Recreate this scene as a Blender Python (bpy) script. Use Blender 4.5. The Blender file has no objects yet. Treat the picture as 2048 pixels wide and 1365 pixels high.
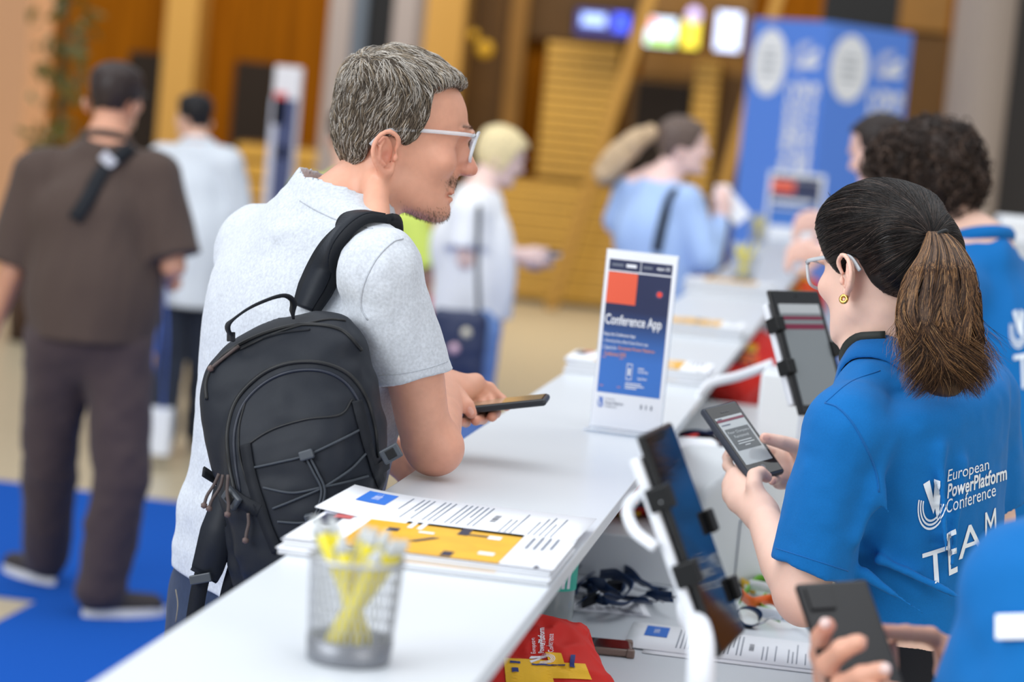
import bpy, bmesh, math, random
import numpy as np
from mathutils import Vector, Matrix
from mathutils.bvhtree import BVHTree

# ------------------------------------------------------------ camera
LENS = 85.0
FPX = LENS / 36 * 2048
CAMH = 1.63
_roll = math.atan2(.0946, .9955)
_pitch = math.atan(432 / FPX)
_yaw = math.radians(8.38)
CF = np.array([-math.sin(_yaw) * math.cos(_pitch), math.cos(_yaw) * math.cos(_pitch), -math.sin(_pitch)])
_r0 = np.array([math.cos(_yaw), math.sin(_yaw), 0.])
_u0 = np.cross(_r0, CF)
CR = math.cos(_roll) * _r0 + math.sin(_roll) * _u0
CU = -math.sin(_roll) * _r0 + math.cos(_roll) * _u0
CC = np.array([0, 0, CAMH])

scene = bpy.context.scene
col = scene.collection
cam_data = bpy.data.cameras.new('camera')
cam = bpy.data.objects.new('camera', cam_data)
col.objects.link(cam)
cam_data.lens = LENS
cam_data.sensor_width = 36
cam_data.clip_start = .05
cam_data.clip_end = 200
m = Matrix.Identity(4)
for i in range(3):
    m[i][0] = CR[i]; m[i][1] = CU[i]; m[i][2] = -CF[i]; m[i][3] = CC[i]
cam.matrix_world = m
cam_data.dof.use_dof = True
cam_data.dof.focus_distance = 3.16
cam_data.dof.aperture_fstop = 3.3
scene.camera = cam

# ------------------------------------------------------------ light: bright overcast daylight through a glazed roof
world = bpy.data.worlds.new('world')
scene.world = world
world.use_nodes = True
_bg = world.node_tree.nodes['Background']
_bg.inputs[0].default_value = (.88, .94, 1, 1)
_bg.inputs[1].default_value = .44

def area_light(name, loc, target, sx, sy, watts, color):
    d = bpy.data.lights.new(name, 'AREA')
    d.shape = 'RECTANGLE'; d.size = sx; d.size_y = sy; d.energy = watts; d.color = color
    o = bpy.data.objects.new(name, d)
    o.location = loc
    o.rotation_euler = (Vector(target) - Vector(loc)).to_track_quat('-Z', 'Y').to_euler()
    col.objects.link(o)
    return o
area_light('roof_light', (-1.5, 5, 7.5), (-1.2, 5, 0), 10, 14, 640, (.96, .98, 1))
area_light('atrium_light', (-5.5, -2.2, 4.4), (-.6, 3.2, 1.1), 6, 4, 480, (.93, .97, 1))
area_light('right_fill_light', (4.5, -2.0, 3.4), (-.5, 3.2, 1.0), 4, 3, 150, (1, .98, .95))  # added fill from the right to lift the arm; no known source there
area_light('hall_light', (-2.5, 17.5, 6.5), (-2.5, 22, 1.2), 12, 3, 620, (1, .93, .8))

scene.view_settings.view_transform = 'Standard'
scene.view_settings.look = 'None'
scene.view_settings.exposure = 0.20
scene.view_settings.gamma = 1.0
scene.view_settings.use_curve_mapping = False
scene.cycles.use_denoising = True

# ------------------------------------------------------------ placing helpers
def ray(px, py):
    return CF + CR * ((px - 1024) / FPX) - CU * ((py - 682.5) / FPX)
def P(px, py, d):                      # the point seen at px,py at distance d along the view axis
    return CC + ray(px, py) * d
def G(px, py, z):                      # ... or on the level z
    r = ray(px, py)
    return CC + r * ((z - CAMH) / r[2])
def V(x, y, z):                        # direction: right, up, towards the viewpoint
    return CR * x + CU * y - CF * z
def nrm(v):
    v = np.asarray(v, float)
    return v / np.linalg.norm(v)
def rgb(r, g, b):
    f = lambda c: (c / 255 / 12.92) if c / 255 <= .04045 else ((c / 255 + .055) / 1.055) ** 2.4
    return (f(r), f(g), f(b), 1)

# ------------------------------------------------------------ materials
def mat(name, c, rough=.6, spec=.5, metal=0., bump=0., bscale=200., var=0., vscale=8., attr=None, sheen=0., sss=0., trans=0., alpha=1., emit=0., coat=0.):
    mt = bpy.data.materials.new(name)
    mt.use_nodes = True
    nt = mt.node_tree
    b = nt.nodes['Principled BSDF']
    b.inputs['Base Color'].default_value = c
    b.inputs['Roughness'].default_value = rough
    b.inputs['Specular IOR Level'].default_value = spec
    b.inputs['Metallic'].default_value = metal
    b.inputs['Sheen Weight'].default_value = sheen
    b.inputs['Transmission Weight'].default_value = trans
    b.inputs['Alpha'].default_value = alpha
    b.inputs['Coat Weight'].default_value = coat
    if sss:
        b.inputs['Subsurface Weight'].default_value = sss
        b.inputs['Subsurface Radius'].default_value = (1, .35, .2)
        b.inputs['Subsurface Scale'].default_value = .006
    if emit:
        b.inputs['Emission Color'].default_value = c
        b.inputs['Emission Strength'].default_value = emit
    src = None
    if attr:
        a = nt.nodes.new('ShaderNodeAttribute'); a.attribute_name = attr
        src = a.outputs['Color']
    tc = None
    if var or bump:
        tc = nt.nodes.new('ShaderNodeTexCoord')
    if var:
        n = nt.nodes.new('ShaderNodeTexNoise'); n.inputs['Scale'].default_value = vscale; n.inputs['Detail'].default_value = 4
        nt.links.new(tc.outputs['Object'], n.inputs['Vector'])
        mr = nt.nodes.new('ShaderNodeMapRange')
        mr.inputs[1].default_value = .3; mr.inputs[2].default_value = .7
        mr.inputs[3].default_value = 1 - var; mr.inputs[4].default_value = 1 + var
        nt.links.new(n.outputs[0], mr.inputs[0])
        mx = nt.nodes.new('ShaderNodeMix'); mx.data_type = 'RGBA'; mx.blend_type = 'MULTIPLY'; mx.inputs[0].default_value = 1
        if src is not None: nt.links.new(src, mx.inputs[6])
        else: mx.inputs[6].default_value = c
        cb = nt.nodes.new('ShaderNodeCombineColor')
        for q in range(3): nt.links.new(mr.outputs[0], cb.inputs[q])
        nt.links.new(cb.outputs[0], mx.inputs[7])
        src = mx.outputs[2]
    if src is not None:
        nt.links.new(src, b.inputs['Base Color'])
    if bump:
        n = nt.nodes.new('ShaderNodeTexNoise'); n.inputs['Scale'].default_value = bscale; n.inputs['Detail'].default_value = 3
        nt.links.new(tc.outputs['Object'], n.inputs['Vector'])
        bp = nt.nodes.new('ShaderNodeBump'); bp.inputs['Strength'].default_value = bump; bp.inputs['Distance'].default_value = .0006
        nt.links.new(n.outputs[0], bp.inputs['Height'])
        nt.links.new(bp.outputs[0], b.inputs['Normal'])
    return mt

def mat_clear(name, tint=(.92, .96, 1, 1), clear=.75, rough=.05):
    mt = bpy.data.materials.new(name); mt.use_nodes = True
    nt = mt.node_tree; out = nt.nodes['Material Output']; b = nt.nodes['Principled BSDF']
    b.inputs['Base Color'].default_value = tint; b.inputs['Roughness'].default_value = rough
    t = nt.nodes.new('ShaderNodeBsdfTransparent'); t.inputs[0].default_value = tint
    mx = nt.nodes.new('ShaderNodeMixShader'); mx.inputs[0].default_value = clear
    nt.links.new(b.outputs[0], mx.inputs[1]); nt.links.new(t.outputs[0], mx.inputs[2])
    nt.links.new(mx.outputs[0], out.inputs[0])
    return mt

def mat_wood(name, c1, c2, scale=(1, 1, 12), rough=.5):
    mt = mat(name, c1, rough)
    nt = mt.node_tree; b = nt.nodes['Principled BSDF']
    tc = nt.nodes.new('ShaderNodeTexCoord'); mp = nt.nodes.new('ShaderNodeMapping')
    mp.inputs['Scale'].default_value = scale
    n = nt.nodes.new('ShaderNodeTexNoise'); n.inputs['Scale'].default_value = 3; n.inputs['Detail'].default_value = 5
    r = nt.nodes.new('ShaderNodeValToRGB')
    r.color_ramp.elements[0].position = .3; r.color_ramp.elements[1].position = .72
    r.color_ramp.elements[0].color = c1; r.color_ramp.elements[1].color = c2
    nt.links.new(tc.outputs['Object'], mp.inputs[0]); nt.links.new(mp.outputs[0], n.inputs['Vector'])
    nt.links.new(n.outputs[0], r.inputs[0]); nt.links.new(r.outputs[0], b.inputs['Base Color'])
    return mt

# ------------------------------------------------------------ objects
def link(o, parent=None):
    col.objects.link(o)
    if parent is not None:
        o.parent = parent
        o.matrix_parent_inverse = parent.matrix_basis.inverted()
    return o
def tag(o, label=None, cat=None, group=None, kind=None):
    if label: o['label'] = label
    if cat: o['category'] = cat
    if group: o['group'] = group
    if kind: o['kind'] = kind
    return o
def empty(name, loc, label, cat, group=None):
    o = bpy.data.objects.new(name, None)
    o.location = [float(v) for v in loc]
    o.empty_display_size = .05
    col.objects.link(o)
    return tag(o, label, cat, group)
def mesh_obj(name, verts, faces, mt, parent=None, smooth=True, attr=None, mats=None, fmat=None):
    me = bpy.data.meshes.new(name)
    verts = np.asarray(verts, np.float32)
    if isinstance(faces, np.ndarray):
        k = faces.shape[1]
        me.vertices.add(len(verts)); me.vertices.foreach_set('co', verts.ravel())
        me.loops.add(faces.size); me.loops.foreach_set('vertex_index', faces.astype(np.int32).ravel())
        me.polygons.add(len(faces))
        me.polygons.foreach_set('loop_start', np.arange(0, faces.size, k, dtype=np.int32))
        me.polygons.foreach_set('loop_total', np.full(len(faces), k, np.int32))
        me.update(calc_edges=True)
    else:
        me.from_pydata(verts.tolist(), [], [list(map(int, q)) for q in faces]); me.update()
    if smooth:
        me.polygons.foreach_set('use_smooth', [True] * len(me.polygons))
    for q in (mats or [mt]): me.materials.append(q)
    if fmat is not None: me.polygons.foreach_set('material_index', np.asarray(fmat, np.int32))
    if attr is not None:
        a = me.color_attributes.new('tone', 'FLOAT_COLOR', 'POINT')
        c = np.ones((len(verts), 4), np.float32); c[:, :3] = attr
        a.data.foreach_set('color', c.ravel())
    o = bpy.data.objects.new(name, me)
    return link(o, parent)
def copy_tree(o, name=None, parent=None):
    c = o.copy()
    col.objects.link(c)
    if parent is not None: c.parent = parent
    for ch in list(o.children): copy_tree(ch, None, c)
    return c

class MB:                                            # collects shapes into one mesh
    def __init__(s): s.v = []; s.f = []; s.m = []
    def add(s, v, f, mi=0):
        o = len(s.v)
        s.v += [tuple(map(float, p)) for p in v]; s.f += [[i + o for i in q] for q in f]; s.m += [mi] * len(f)
        return s
    def box(s, c, h, M=None, mi=0, bev=0.):
        c = np.asarray(c, float); M = np.eye(3) if M is None else np.asarray(M, float)   # rows = axes
        if bev <= 0:
            v = [c + (np.array([x, y, z]) * h) @ M for x in (-1, 1) for y in (-1, 1) for z in (-1, 1)]
            f = [[0, 1, 3, 2], [4, 6, 7, 5], [0, 4, 5, 1], [2, 3, 7, 6], [0, 2, 6, 4], [1, 5, 7, 3]]
            return s.add(v, f, mi)
        bm = bmesh.new()
        bmesh.ops.create_cube(bm, size=2)
        for q in bm.verts: q.co = Vector([q.co[i] * h[i] for i in range(3)])
        bmesh.ops.bevel(bm, geom=bm.edges[:], offset=bev, segments=2, profile=.5, affect='EDGES')
        bm.verts.index_update()
        s.add([c + np.array(q.co) @ M for q in bm.verts], [[w.index for w in q.verts] for q in bm.faces], mi)
        bm.free()
        return s
    def slab(s, pts, a, thick, mi=0):                # flat outline pts (3-D) pushed along a by thick
        n = len(pts); pts = [np.asarray(p, float) for p in pts]; a = np.asarray(a, float) * thick
        v = pts + [p + a for p in pts]
        f = [list(range(n))[::-1], list(range(n, 2 * n))] + [[i, (i + 1) % n, n + (i + 1) % n, n + i] for i in range(n)]
        return s.add(v, f, mi)
    def tube(s, pts, r, seg=8, mi=0, cap=True, flat=None):
        pts = np.asarray(pts, float); n = len(pts)
        r = np.broadcast_to(np.asarray(r, float), (n,))
        t = np.gradient(pts, axis=0); t /= np.linalg.norm(t, axis=1, keepdims=True) + 1e-12
        up = np.array([0, 0, 1.]) if abs(t[0][2]) < .9 else np.array([1., 0, 0])
        x = nrm(np.cross(t[0], up)); v = []
        for i in range(n):
            x = x - t[i] * (x @ t[i]); x /= np.linalg.norm(x) + 1e-12
            y = np.cross(t[i], x)
            for k in range(seg):
                a = 2 * math.pi * k / seg
                v.append(pts[i] + r[i] * (math.cos(a) * x + math.sin(a) * y))
        f = [[i * seg + k, i * seg + (k + 1) % seg, (i + 1) * seg + (k + 1) % seg, (i + 1) * seg + k] for i in range(n - 1) for k in range(seg)]
        if cap: f += [list(range(seg))[::-1], [(n - 1) * seg + k for k in range(seg)]]
        return s.add(v, f, mi)
    def strip(s, pts, side, w, th, mi=0, nor=None):  # ribbon along pts, half width w along side, thickness th along nor
        pts = np.asarray(pts, float); n = len(pts)
        side = np.asarray(side, float)
        if side.ndim == 1: side = np.broadcast_to(side, (n, 3))
        t = np.gradient(pts, axis=0); t /= np.linalg.norm(t, axis=1, keepdims=True) + 1e-12
        v = []
        w = np.broadcast_to(np.asarray(w, float), (n,))
        for i in range(n):
            sd = side[i] - t[i] * (side[i] @ t[i]); sd = nrm(sd)
            nn = nrm(np.cross(t[i], sd))
            v += [pts[i] - sd * w[i] - nn * th / 2, pts[i] + sd * w[i] - nn * th / 2, pts[i] + sd * w[i] + nn * th / 2, pts[i] - sd * w[i] + nn * th / 2]
        f = [[i * 4 + k, i * 4 + (k + 1) % 4, (i + 1) * 4 + (k + 1) % 4, (i + 1) * 4 + k] for i in range(n - 1) for k in range(4)]
        f += [[3, 2, 1, 0], [(n - 1) * 4 + k for k in range(4)]]
        return s.add(v, f, mi)
    def lathe(s, c, prof, seg=24, M=None, mi=0):
        c = np.asarray(c, float); M = np.eye(3) if M is None else np.asarray(M, float)
        v = []
        for r, z in prof:
            for k in range(seg):
                a = 2 * math.pi * k / seg
                v.append(c + np.array([r * math.cos(a), r * math.sin(a), z]) @ M)
        n = len(prof)
        f = [[i * seg + k, i * seg + (k + 1) % seg, (i + 1) * seg + (k + 1) % seg, (i + 1) * seg + k] for i in range(n - 1) for k in range(seg)]
        return s.add(v, f, mi)
    def build(s, name, mt, parent=None, smooth=False, mats=None):
        return mesh_obj(name, s.v, s.f, mt, parent, smooth, mats=mats, fmat=s.m if mats else None)

def spline(pts, n=40):                                # Catmull-Rom through pts (any width of rows)
    p = np.asarray(pts, float)
    if len(p) < 3:
        t = np.linspace(0, 1, n)[:, None]
        return p[0] * (1 - t) + p[-1] * t
    q = np.vstack([2 * p[0] - p[1], p, 2 * p[-1] - p[-2]])
    out = []
    u = np.linspace(0, len(p) - 1 - 1e-9, n)
    for s in u:
        i = int(s); t = s - i
        a, b, c, d = q[i], q[i + 1], q[i + 2], q[i + 3]
        out.append(.5 * (2 * b + (c - a) * t + (2 * a - 5 * b + 4 * c - d) * t * t + (3 * b - a - 3 * c + d) * t ** 3))
    return np.array(out)
def poly_area2(pts):
    return sum(pts[i][0] * pts[(i + 1) % len(pts)][1] - pts[(i + 1) % len(pts)][0] * pts[i][1] for i in range(len(pts)))

def text_mesh(s, size=1., bold=0., align='LEFT'):     # flat lettering as (verts 2-D, triangles)
    cu = bpy.data.curves.new('lettering', 'FONT')
    cu.body = s; cu.size = size; cu.align_x = align; cu.offset = bold * size; cu.resolution_u = 3
    o = bpy.data.objects.new('lettering', cu); col.objects.link(o)
    dg = bpy.context.evaluated_depsgraph_get()
    me = bpy.data.meshes.new_from_object(o.evaluated_get(dg))
    bm = bmesh.new(); bm.from_mesh(me)
    bmesh.ops.triangulate(bm, faces=bm.faces[:])
    bm.verts.index_update()
    v = np.array([(q.co.x, q.co.y) for q in bm.verts]).reshape(-1, 2); f = [[w.index for w in q.verts] for q in bm.faces]
    bm.free(); bpy.data.objects.remove(o); bpy.data.curves.remove(cu); bpy.data.meshes.remove(me)
    return v, f
def fit2(v, x0, y0, w=None, h=None):                  # lettering scaled into a box
    if len(v) == 0: return v
    lo = v.min(0); hi = v.max(0); d = hi - lo
    sx = w / d[0] if w else h / d[1]
    sy = h / d[1] if h else sx
    return (v - lo) * [sx, sy] + [x0, y0]
# ------------------------------------------------------------ smooth solid modelling: blended shapes on a grid, skinned by surface nets
def _h(i):
    i = (i ^ 61) ^ (i >> 16); i = (i + (i << 3)) & 0xffffffff; i = i ^ (i >> 4)
    i = (i * 0x27d4eb2d) & 0xffffffff
    return (i ^ (i >> 15)) & 0xffff
def noise3(p, seed=0):
    p = np.asarray(p, float); i = np.floor(p).astype(np.int64); f = p - i; f = f * f * (3 - 2 * f)
    r = 0
    for dx in (0, 1):
        for dy in (0, 1):
            for dz in (0, 1):
                h = _h(((i[:, 0] + dx) * 73856093 ^ (i[:, 1] + dy) * 19349663 ^ (i[:, 2] + dz) * 83492791 ^ seed * 7919) & 0xffffffff) / 65535.
                w = (f[:, 0] if dx else 1 - f[:, 0]) * (f[:, 1] if dy else 1 - f[:, 1]) * (f[:, 2] if dz else 1 - f[:, 2])
                r = r + h * w
    return r * 2 - 1
class Prim:
    def __init__(s, f, c=None, r=1e9): s.f = f; s.c = None if c is None else np.asarray(c, float); s.r = r
def rc(a, b, ra, rb=None):
    a = np.asarray(a, float); b = np.asarray(b, float); rb = ra if rb is None else rb
    ab = b - a; L = max(ab @ ab, 1e-12)
    def f(p):
        t = np.clip((p - a) @ ab / L, 0, 1)
        return np.linalg.norm(p - a - t[:, None] * ab, axis=1) - (ra + (rb - ra) * t)
    return Prim(f, (a + b) / 2, math.sqrt(L) / 2 + max(ra, rb))
def tub(pts, rs):
    pts = [np.asarray(q, float) for q in pts]; rs = np.broadcast_to(np.asarray(rs, float), (len(pts),))
    ps = [rc(pts[i], pts[i + 1], rs[i], rs[i + 1]) for i in range(len(pts) - 1)]
    def f(p):
        d = ps[0].f(p)
        for q in ps[1:]: d = np.minimum(d, q.f(p))
        return d
    c = np.mean(pts, axis=0); return Prim(f, c, max(np.linalg.norm(q - c) + r for q, r in zip(pts, rs)))
def ell(c, r, M=None):
    c = np.asarray(c, float); r = np.asarray(r, float); M = np.eye(3) if M is None else np.asarray(M, float)
    def f(p):
        q = (p - c) @ M.T
        k0 = np.linalg.norm(q / r, axis=1); k1 = np.linalg.norm(q / (r * r), axis=1)
        return k0 * (k0 - 1) / np.maximum(k1, 1e-9)
    return Prim(f, c, max(r))
def rbox(c, h, rad, M=None):
    c = np.asarray(c, float); h = np.asarray(h, float) - rad; M = np.eye(3) if M is None else np.asarray(M, float)
    def f(p):
        q = np.abs((p - c) @ M.T) - h
        return np.linalg.norm(np.maximum(q, 0), axis=1) + np.minimum(q.max(1), 0) - rad
    return Prim(f, c, np.linalg.norm(h) + rad)
def plane(pt, n):                                     # keeps the side n points away from
    pt = np.asarray(pt, float); n = nrm(n)
    return Prim(lambda p: (p - pt) @ n)
def loft(o, M, rows, n=2.3, cap=.02, nfront=None):    # rows: z, front, back, left, right (+ cx); M rows = right, forward, up
    o = np.asarray(o, float); M = np.asarray(M, float)
    rows = np.asarray(rows, float); rows = rows[np.argsort(rows[:, 0])]
    R = spline(rows, 120); R[:, 0] = np.maximum.accumulate(R[:, 0])
    z0, z1 = rows[0, 0], rows[-1, 0]
    def f(p):
        q = (p - o) @ M.T
        z = np.clip(q[:, 2], z0, z1)
        fr = np.interp(z, R[:, 0], R[:, 1]); ba = np.interp(z, R[:, 0], R[:, 2])
        le = np.interp(z, R[:, 0], R[:, 3]); ri = np.interp(z, R[:, 0], R[:, 4])
        cy = (fr + ba) / 2; hy = np.maximum((fr - ba) / 2, 1e-4)
        cx = (ri + le) / 2; hx = np.maximum((ri - le) / 2, 1e-4)
        x = np.abs(q[:, 0] - cx); ys = q[:, 1] - cy; y = np.abs(ys)
        e = n if nfront is None else np.where(ys > 0, nfront, n)
        rho = ((x / hx) ** e + (y / hy) ** e) ** (1 / e)
        L = np.sqrt(x * x + y * y)
        d = np.where(rho > 1e-6, L * (1 - 1 / np.maximum(rho, 1e-6)), -np.minimum(hx, hy))
        d = np.maximum(d, -np.minimum(hx, hy))
        dz = np.maximum(z0 - q[:, 2], q[:, 2] - z1)
        return np.where(dz > 0, np.sqrt(np.maximum(d, 0) ** 2 + dz ** 2), np.maximum(d, dz if cap is None else dz * .8))
    c = o + np.array([0, 0, (z0 + z1) / 2]) @ M
    return Prim(f, c, (z1 - z0) / 2 + np.abs(rows[:, 1:5]).max() * 1.5)
def smin(a, b, k):
    if k <= 0: return np.minimum(a, b)
    h = np.clip(.5 + .5 * (b - a) / k, 0, 1)
    return b * (1 - h) + a * h - k * h * (1 - h)
class Field:
    def __init__(s): s.ops = []
    def u(s, p, k=.01): s.ops.append(('u', p, k)); return s
    def s(s, p, k=.004): s.ops.append(('s', p, k)); return s
    def i(s, p, k=.004): s.ops.append(('i', p, k)); return s
    def d(s, fn): s.ops.append(('d', fn, 0)); return s
    def ev(s, p, bc=None, br=0):
        d = np.full(len(p), 1e3); 
        for op, q, k in s.ops:
            if op == 'd': d = q(p, d); continue
            if bc is not None and q.c is not None and op != 'i':
                if np.linalg.norm(q.c - bc) - q.r - br > k + .012: continue
            e = q.f(p)
            if op == 'u': d = smin(d, e, k)
            elif op == 's': d = -smin(-d, e, k)
            else: d = -smin(-d, -e, k)
        return d
    def bounds(s, pad):
        lo = np.full(3, 1e9); hi = np.full(3, -1e9)
        for op, q, k in s.ops:
            if op == 'u' and q.c is not None: lo = np.minimum(lo, q.c - q.r); hi = np.maximum(hi, q.c + q.r)
        return lo - pad, hi + pad
    def mesh(s, res, lo=None, hi=None, B=12):
        a, b = s.bounds(res * 3)
        lo = a if lo is None else np.maximum(a, lo); hi = b if hi is None else np.minimum(b, hi)
        nb = np.maximum(1, np.ceil((hi - lo) / res / B).astype(int)); n = nb * B + 1
        ci = np.stack(np.meshgrid(*[np.arange(k) for k in nb], indexing='ij'), -1).reshape(-1, 3)
        cc = lo + (ci * B + B / 2) * res
        hd = B * res * .87
        dc = np.concatenate([s.ev(cc[i:i + 20000]) for i in range(0, len(cc), 20000)])
        Vg = np.full(n, 1.0, np.float32)
        off = np.stack(np.meshgrid(*[np.arange(B + 1)] * 3, indexing='ij'), -1).reshape(-1, 3)
        for c, q, d in zip(ci, cc, dc):
            sl = tuple(slice(x * B, x * B + B + 1) for x in c)
            if abs(d) > 2.2 * hd + .015:
                if d < 0:
                    blk = Vg[sl]; blk[blk == 1.0] = -1.0
                continue
            Vg[sl] = s.ev(lo + (c * B + off) * res, q, hd).reshape((B + 1,) * 3)
        return nets(Vg, lo, res)
def nets(Vg, lo, res):
    S = Vg < 0
    n = np.array(Vg.shape) - 1
    cnt = np.zeros(n, np.int8)
    for dx in (0, 1):
        for dy in (0, 1):
            for dz in (0, 1): cnt += S[dx:dx + n[0], dy:dy + n[1], dz:dz + n[2]]
    act = np.argwhere((cnt > 0) & (cnt < 8))
    idx = np.full(n, -1, np.int32); idx[tuple(act.T)] = np.arange(len(act))
    acc = np.zeros((len(act), 3)); num = np.zeros(len(act))
    cor = [(x, y, z) for x in (0, 1) for y in (0, 1) for z in (0, 1)]
    for a in cor:
        for ax in range(3):
            if a[ax]: continue
            b = list(a); b[ax] = 1
            va = Vg[act[:, 0] + a[0], act[:, 1] + a[1], act[:, 2] + a[2]]; vb = Vg[act[:, 0] + b[0], act[:, 1] + b[1], act[:, 2] + b[2]]
            m = (va < 0) != (vb < 0)
            t = np.where(m, va / np.where(m, va - vb, 1), 0)
            pt = np.tile(np.array(a, float), (len(act), 1)); pt[:, ax] = t
            acc += np.where(m[:, None], pt, 0); num += m
    verts = lo + (act + acc / np.maximum(num, 1)[:, None]) * res
    quads = []
    for ax in range(3):
        b, c = (ax + 1) % 3, (ax + 2) % 3
        sa = [slice(None)] * 3; sb = [slice(None)] * 3
        sa[ax] = slice(0, -1); sb[ax] = slice(1, None)
        ch = S[tuple(sa)] != S[tuple(sb)]
        e = np.argwhere(ch)
        e = e[(e[:, b] > 0) & (e[:, c] > 0) & (e[:, b] < n[b]) & (e[:, c] < n[c])]
        if not len(e): continue
        def at(db, dc):
            q = e.copy(); q[:, b] -= db; q[:, c] -= dc
            return idx[q[:, 0], q[:, 1], q[:, 2]]
        q = np.stack([at(1, 1), at(0, 1), at(0, 0), at(1, 0)], 1)
        fl = ~S[e[:, 0], e[:, 1], e[:, 2]]
        q[fl] = q[fl][:, ::-1]
        quads.append(q)
    q = np.concatenate(quads); q = q[(q >= 0).all(1)]
    return verts, q
def bvh_of(v, f): return BVHTree.FromPolygons([tuple(map(float, p)) for p in v], [tuple(map(int, q)) for q in f])
def hit(bvh, px, py, off=.001):                        # where the sight line through px,py meets a surface
    r = Vector(ray(px, py)).normalized()
    h = bvh.ray_cast(Vector(CC), r)
    if h[0] is None: return None, None
    n = h[1] if h[1].dot(r) < 0 else -h[1]
    return np.array(h[0] + n * off), np.array(n)
def on_surface(bvh, pts, off=.001, n=40):              # a line of picture points laid on a surface
    out = []; no = []
    for x, y in (spline(pts, n) if n else pts):
        p, q = hit(bvh, x, y, off)
        if p is not None: out.append(p); no.append(q)
    return np.array(out), np.array(no)
def shade_tone(base, p, amt=.06, freq=60, seed=1):
    nz = noise3(p * freq, seed)[:, None] * .6 + noise3(p * freq * 3.1, seed + 1)[:, None] * .4
    return np.clip(np.asarray(base)[:3] * (1 + amt * nz), 0, 1)
def sub2(v, f, maxlen):                                # splits long triangles of flat lettering so that it can bend
    v = [tuple(q) for q in v]; f = [tuple(t) for t in f]
    for _ in range(7):
        out = []; cache = {}; done = True
        def mid(a, b):
            k = (min(a, b), max(a, b))
            if k not in cache:
                v.append(((v[a][0] + v[b][0]) / 2, (v[a][1] + v[b][1]) / 2)); cache[k] = len(v) - 1
            return cache[k]
        def ln(a, b): return math.hypot(v[a][0] - v[b][0], v[a][1] - v[b][1])
        for a, b, c in f:
            L = [(ln(a, b), a, b, c), (ln(b, c), b, c, a), (ln(c, a), c, a, b)]
            m = max(L)
            if m[0] > maxlen:
                k = mid(m[1], m[2]); out += [(m[1], k, m[3]), (k, m[2], m[3])]; done = False
            else: out.append((a, b, c))
        f = out
        if done: break
    return np.array(v), f
def lay_text(name, mt, parent, bvh, pieces, quad, off=.0012, maxlen=.05):
    # pieces: (verts in the unit square, triangles); quad: picture corners (0,0),(1,0),(1,1),(0,1)
    mb = MB(); q = np.asarray(quad, float)
    for v, f in pieces:
        v, f = sub2(v, f, maxlen)
        pts = []; ok = []
        for x, y in v:
            a = (q[0] * (1 - x) + q[1] * x) * (1 - y) + (q[3] * (1 - x) + q[2] * x) * y
            p, n = hit(bvh, a[0], a[1], off)
            ok.append(p is not None); pts.append(p if p is not None else CC)
        mb.add(pts, [t for t in f if all(ok[i] for i in t)])
    return mb.build(name, mt, parent)
# ------------------------------------------------------------ hair strands as one mesh
def strands(name, lines, rad, mt, parent, tones, thick=None):
    # lines (S,K,3)
    L = np.asarray(lines, float); S, K, _ = L.shape
    t = np.gradient(L, axis=1); t /= np.linalg.norm(t, axis=2, keepdims=True) + 1e-12
    ref = np.random.default_rng(5).normal(size=(S, 1, 3))
    x = np.cross(t, ref); x /= np.linalg.norm(x, axis=2, keepdims=True) + 1e-12
    y = np.cross(t, x)
    tp = np.sqrt(np.clip(1 - np.linspace(0, 1, K) ** 2.2, .02, 1))[None, :, None] * rad
    if thick is not None: tp = tp * np.asarray(thick)[:, None, None]
    ring = np.stack([L + tp * (math.cos(a) * x + math.sin(a) * y) for a in (0, 2.094, 4.189)], 2)   # S,K,3,3
    v = ring.reshape(-1, 3)
    base = (np.arange(S) * K * 3)[:, None, None] + (np.arange(K - 1) * 3)[None, :, None]
    k = np.arange(3)[None, None, :]; k2 = (k + 1) % 3
    f = np.stack([base + k, base + k2, base + 3 + k2, base + 3 + k], -1).reshape(-1, 4)
    c = np.repeat(np.asarray(tones, float), K * 3, axis=0)
    return mesh_obj(name, v, f, mt, parent, True, attr=c)
def sample_surface(v, f, n, rng, keep=None):
    v = np.asarray(v); f = np.asarray(f)
    c = v[f].mean(1); e1 = v[f[:, 1]] - v[f[:, 0]]; e2 = v[f[:, 3]] - v[f[:, 0]]
    nn = np.cross(e1, e2); ar = np.linalg.norm(nn, axis=1)
    if keep is not None: ar = ar * keep(c)
    i = rng.choice(len(f), n, p=ar / ar.sum())
    a, b = rng.random((2, n, 1))
    p = v[f[i, 0]] + e1[i] * a + e2[i] * b
    return p, nn[i] / (np.linalg.norm(nn[i], axis=1, keepdims=True) + 1e-12)
# ------------------------------------------------------------ the hall
def struct(o): o['kind'] = 'structure'; return o
M_floor = mat('stone_floor', rgb(194, 180, 152), .35, .4, var=.09, vscale=14, bump=.05, bscale=60)
M_wall = mat_wood('orange_wood', rgb(118, 66, 0), rgb(150, 88, 4), (6, 1, .25), .75)
M_wall.node_tree.nodes['Principled BSDF'].inputs['Specular IOR Level'].default_value = .08
M_gold = mat('gold_slats', rgb(208, 160, 64), .45, .5, var=.08, vscale=3)
M_goldd = mat('gold_brown', rgb(128, 88, 26), .5, .4, var=.1, vscale=2)
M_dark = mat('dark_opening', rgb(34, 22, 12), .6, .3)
M_dbrown = mat('dark_brown', rgb(84, 56, 18), .55, .3, var=.12, vscale=2)
M_yell = mat('yellow_panel', rgb(200, 152, 74), .5, .4)
M_black = mat('black_metal', rgb(16, 17, 20), .5, .3)
M_greyc = mat('grey_column', rgb(150, 140, 138), .6, .3)
M_blueg = mat('blue_grey', rgb(88, 98, 112), .5, .4)
M_beigec = mat('beige_column', rgb(168, 152, 140), .7, .3)
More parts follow.
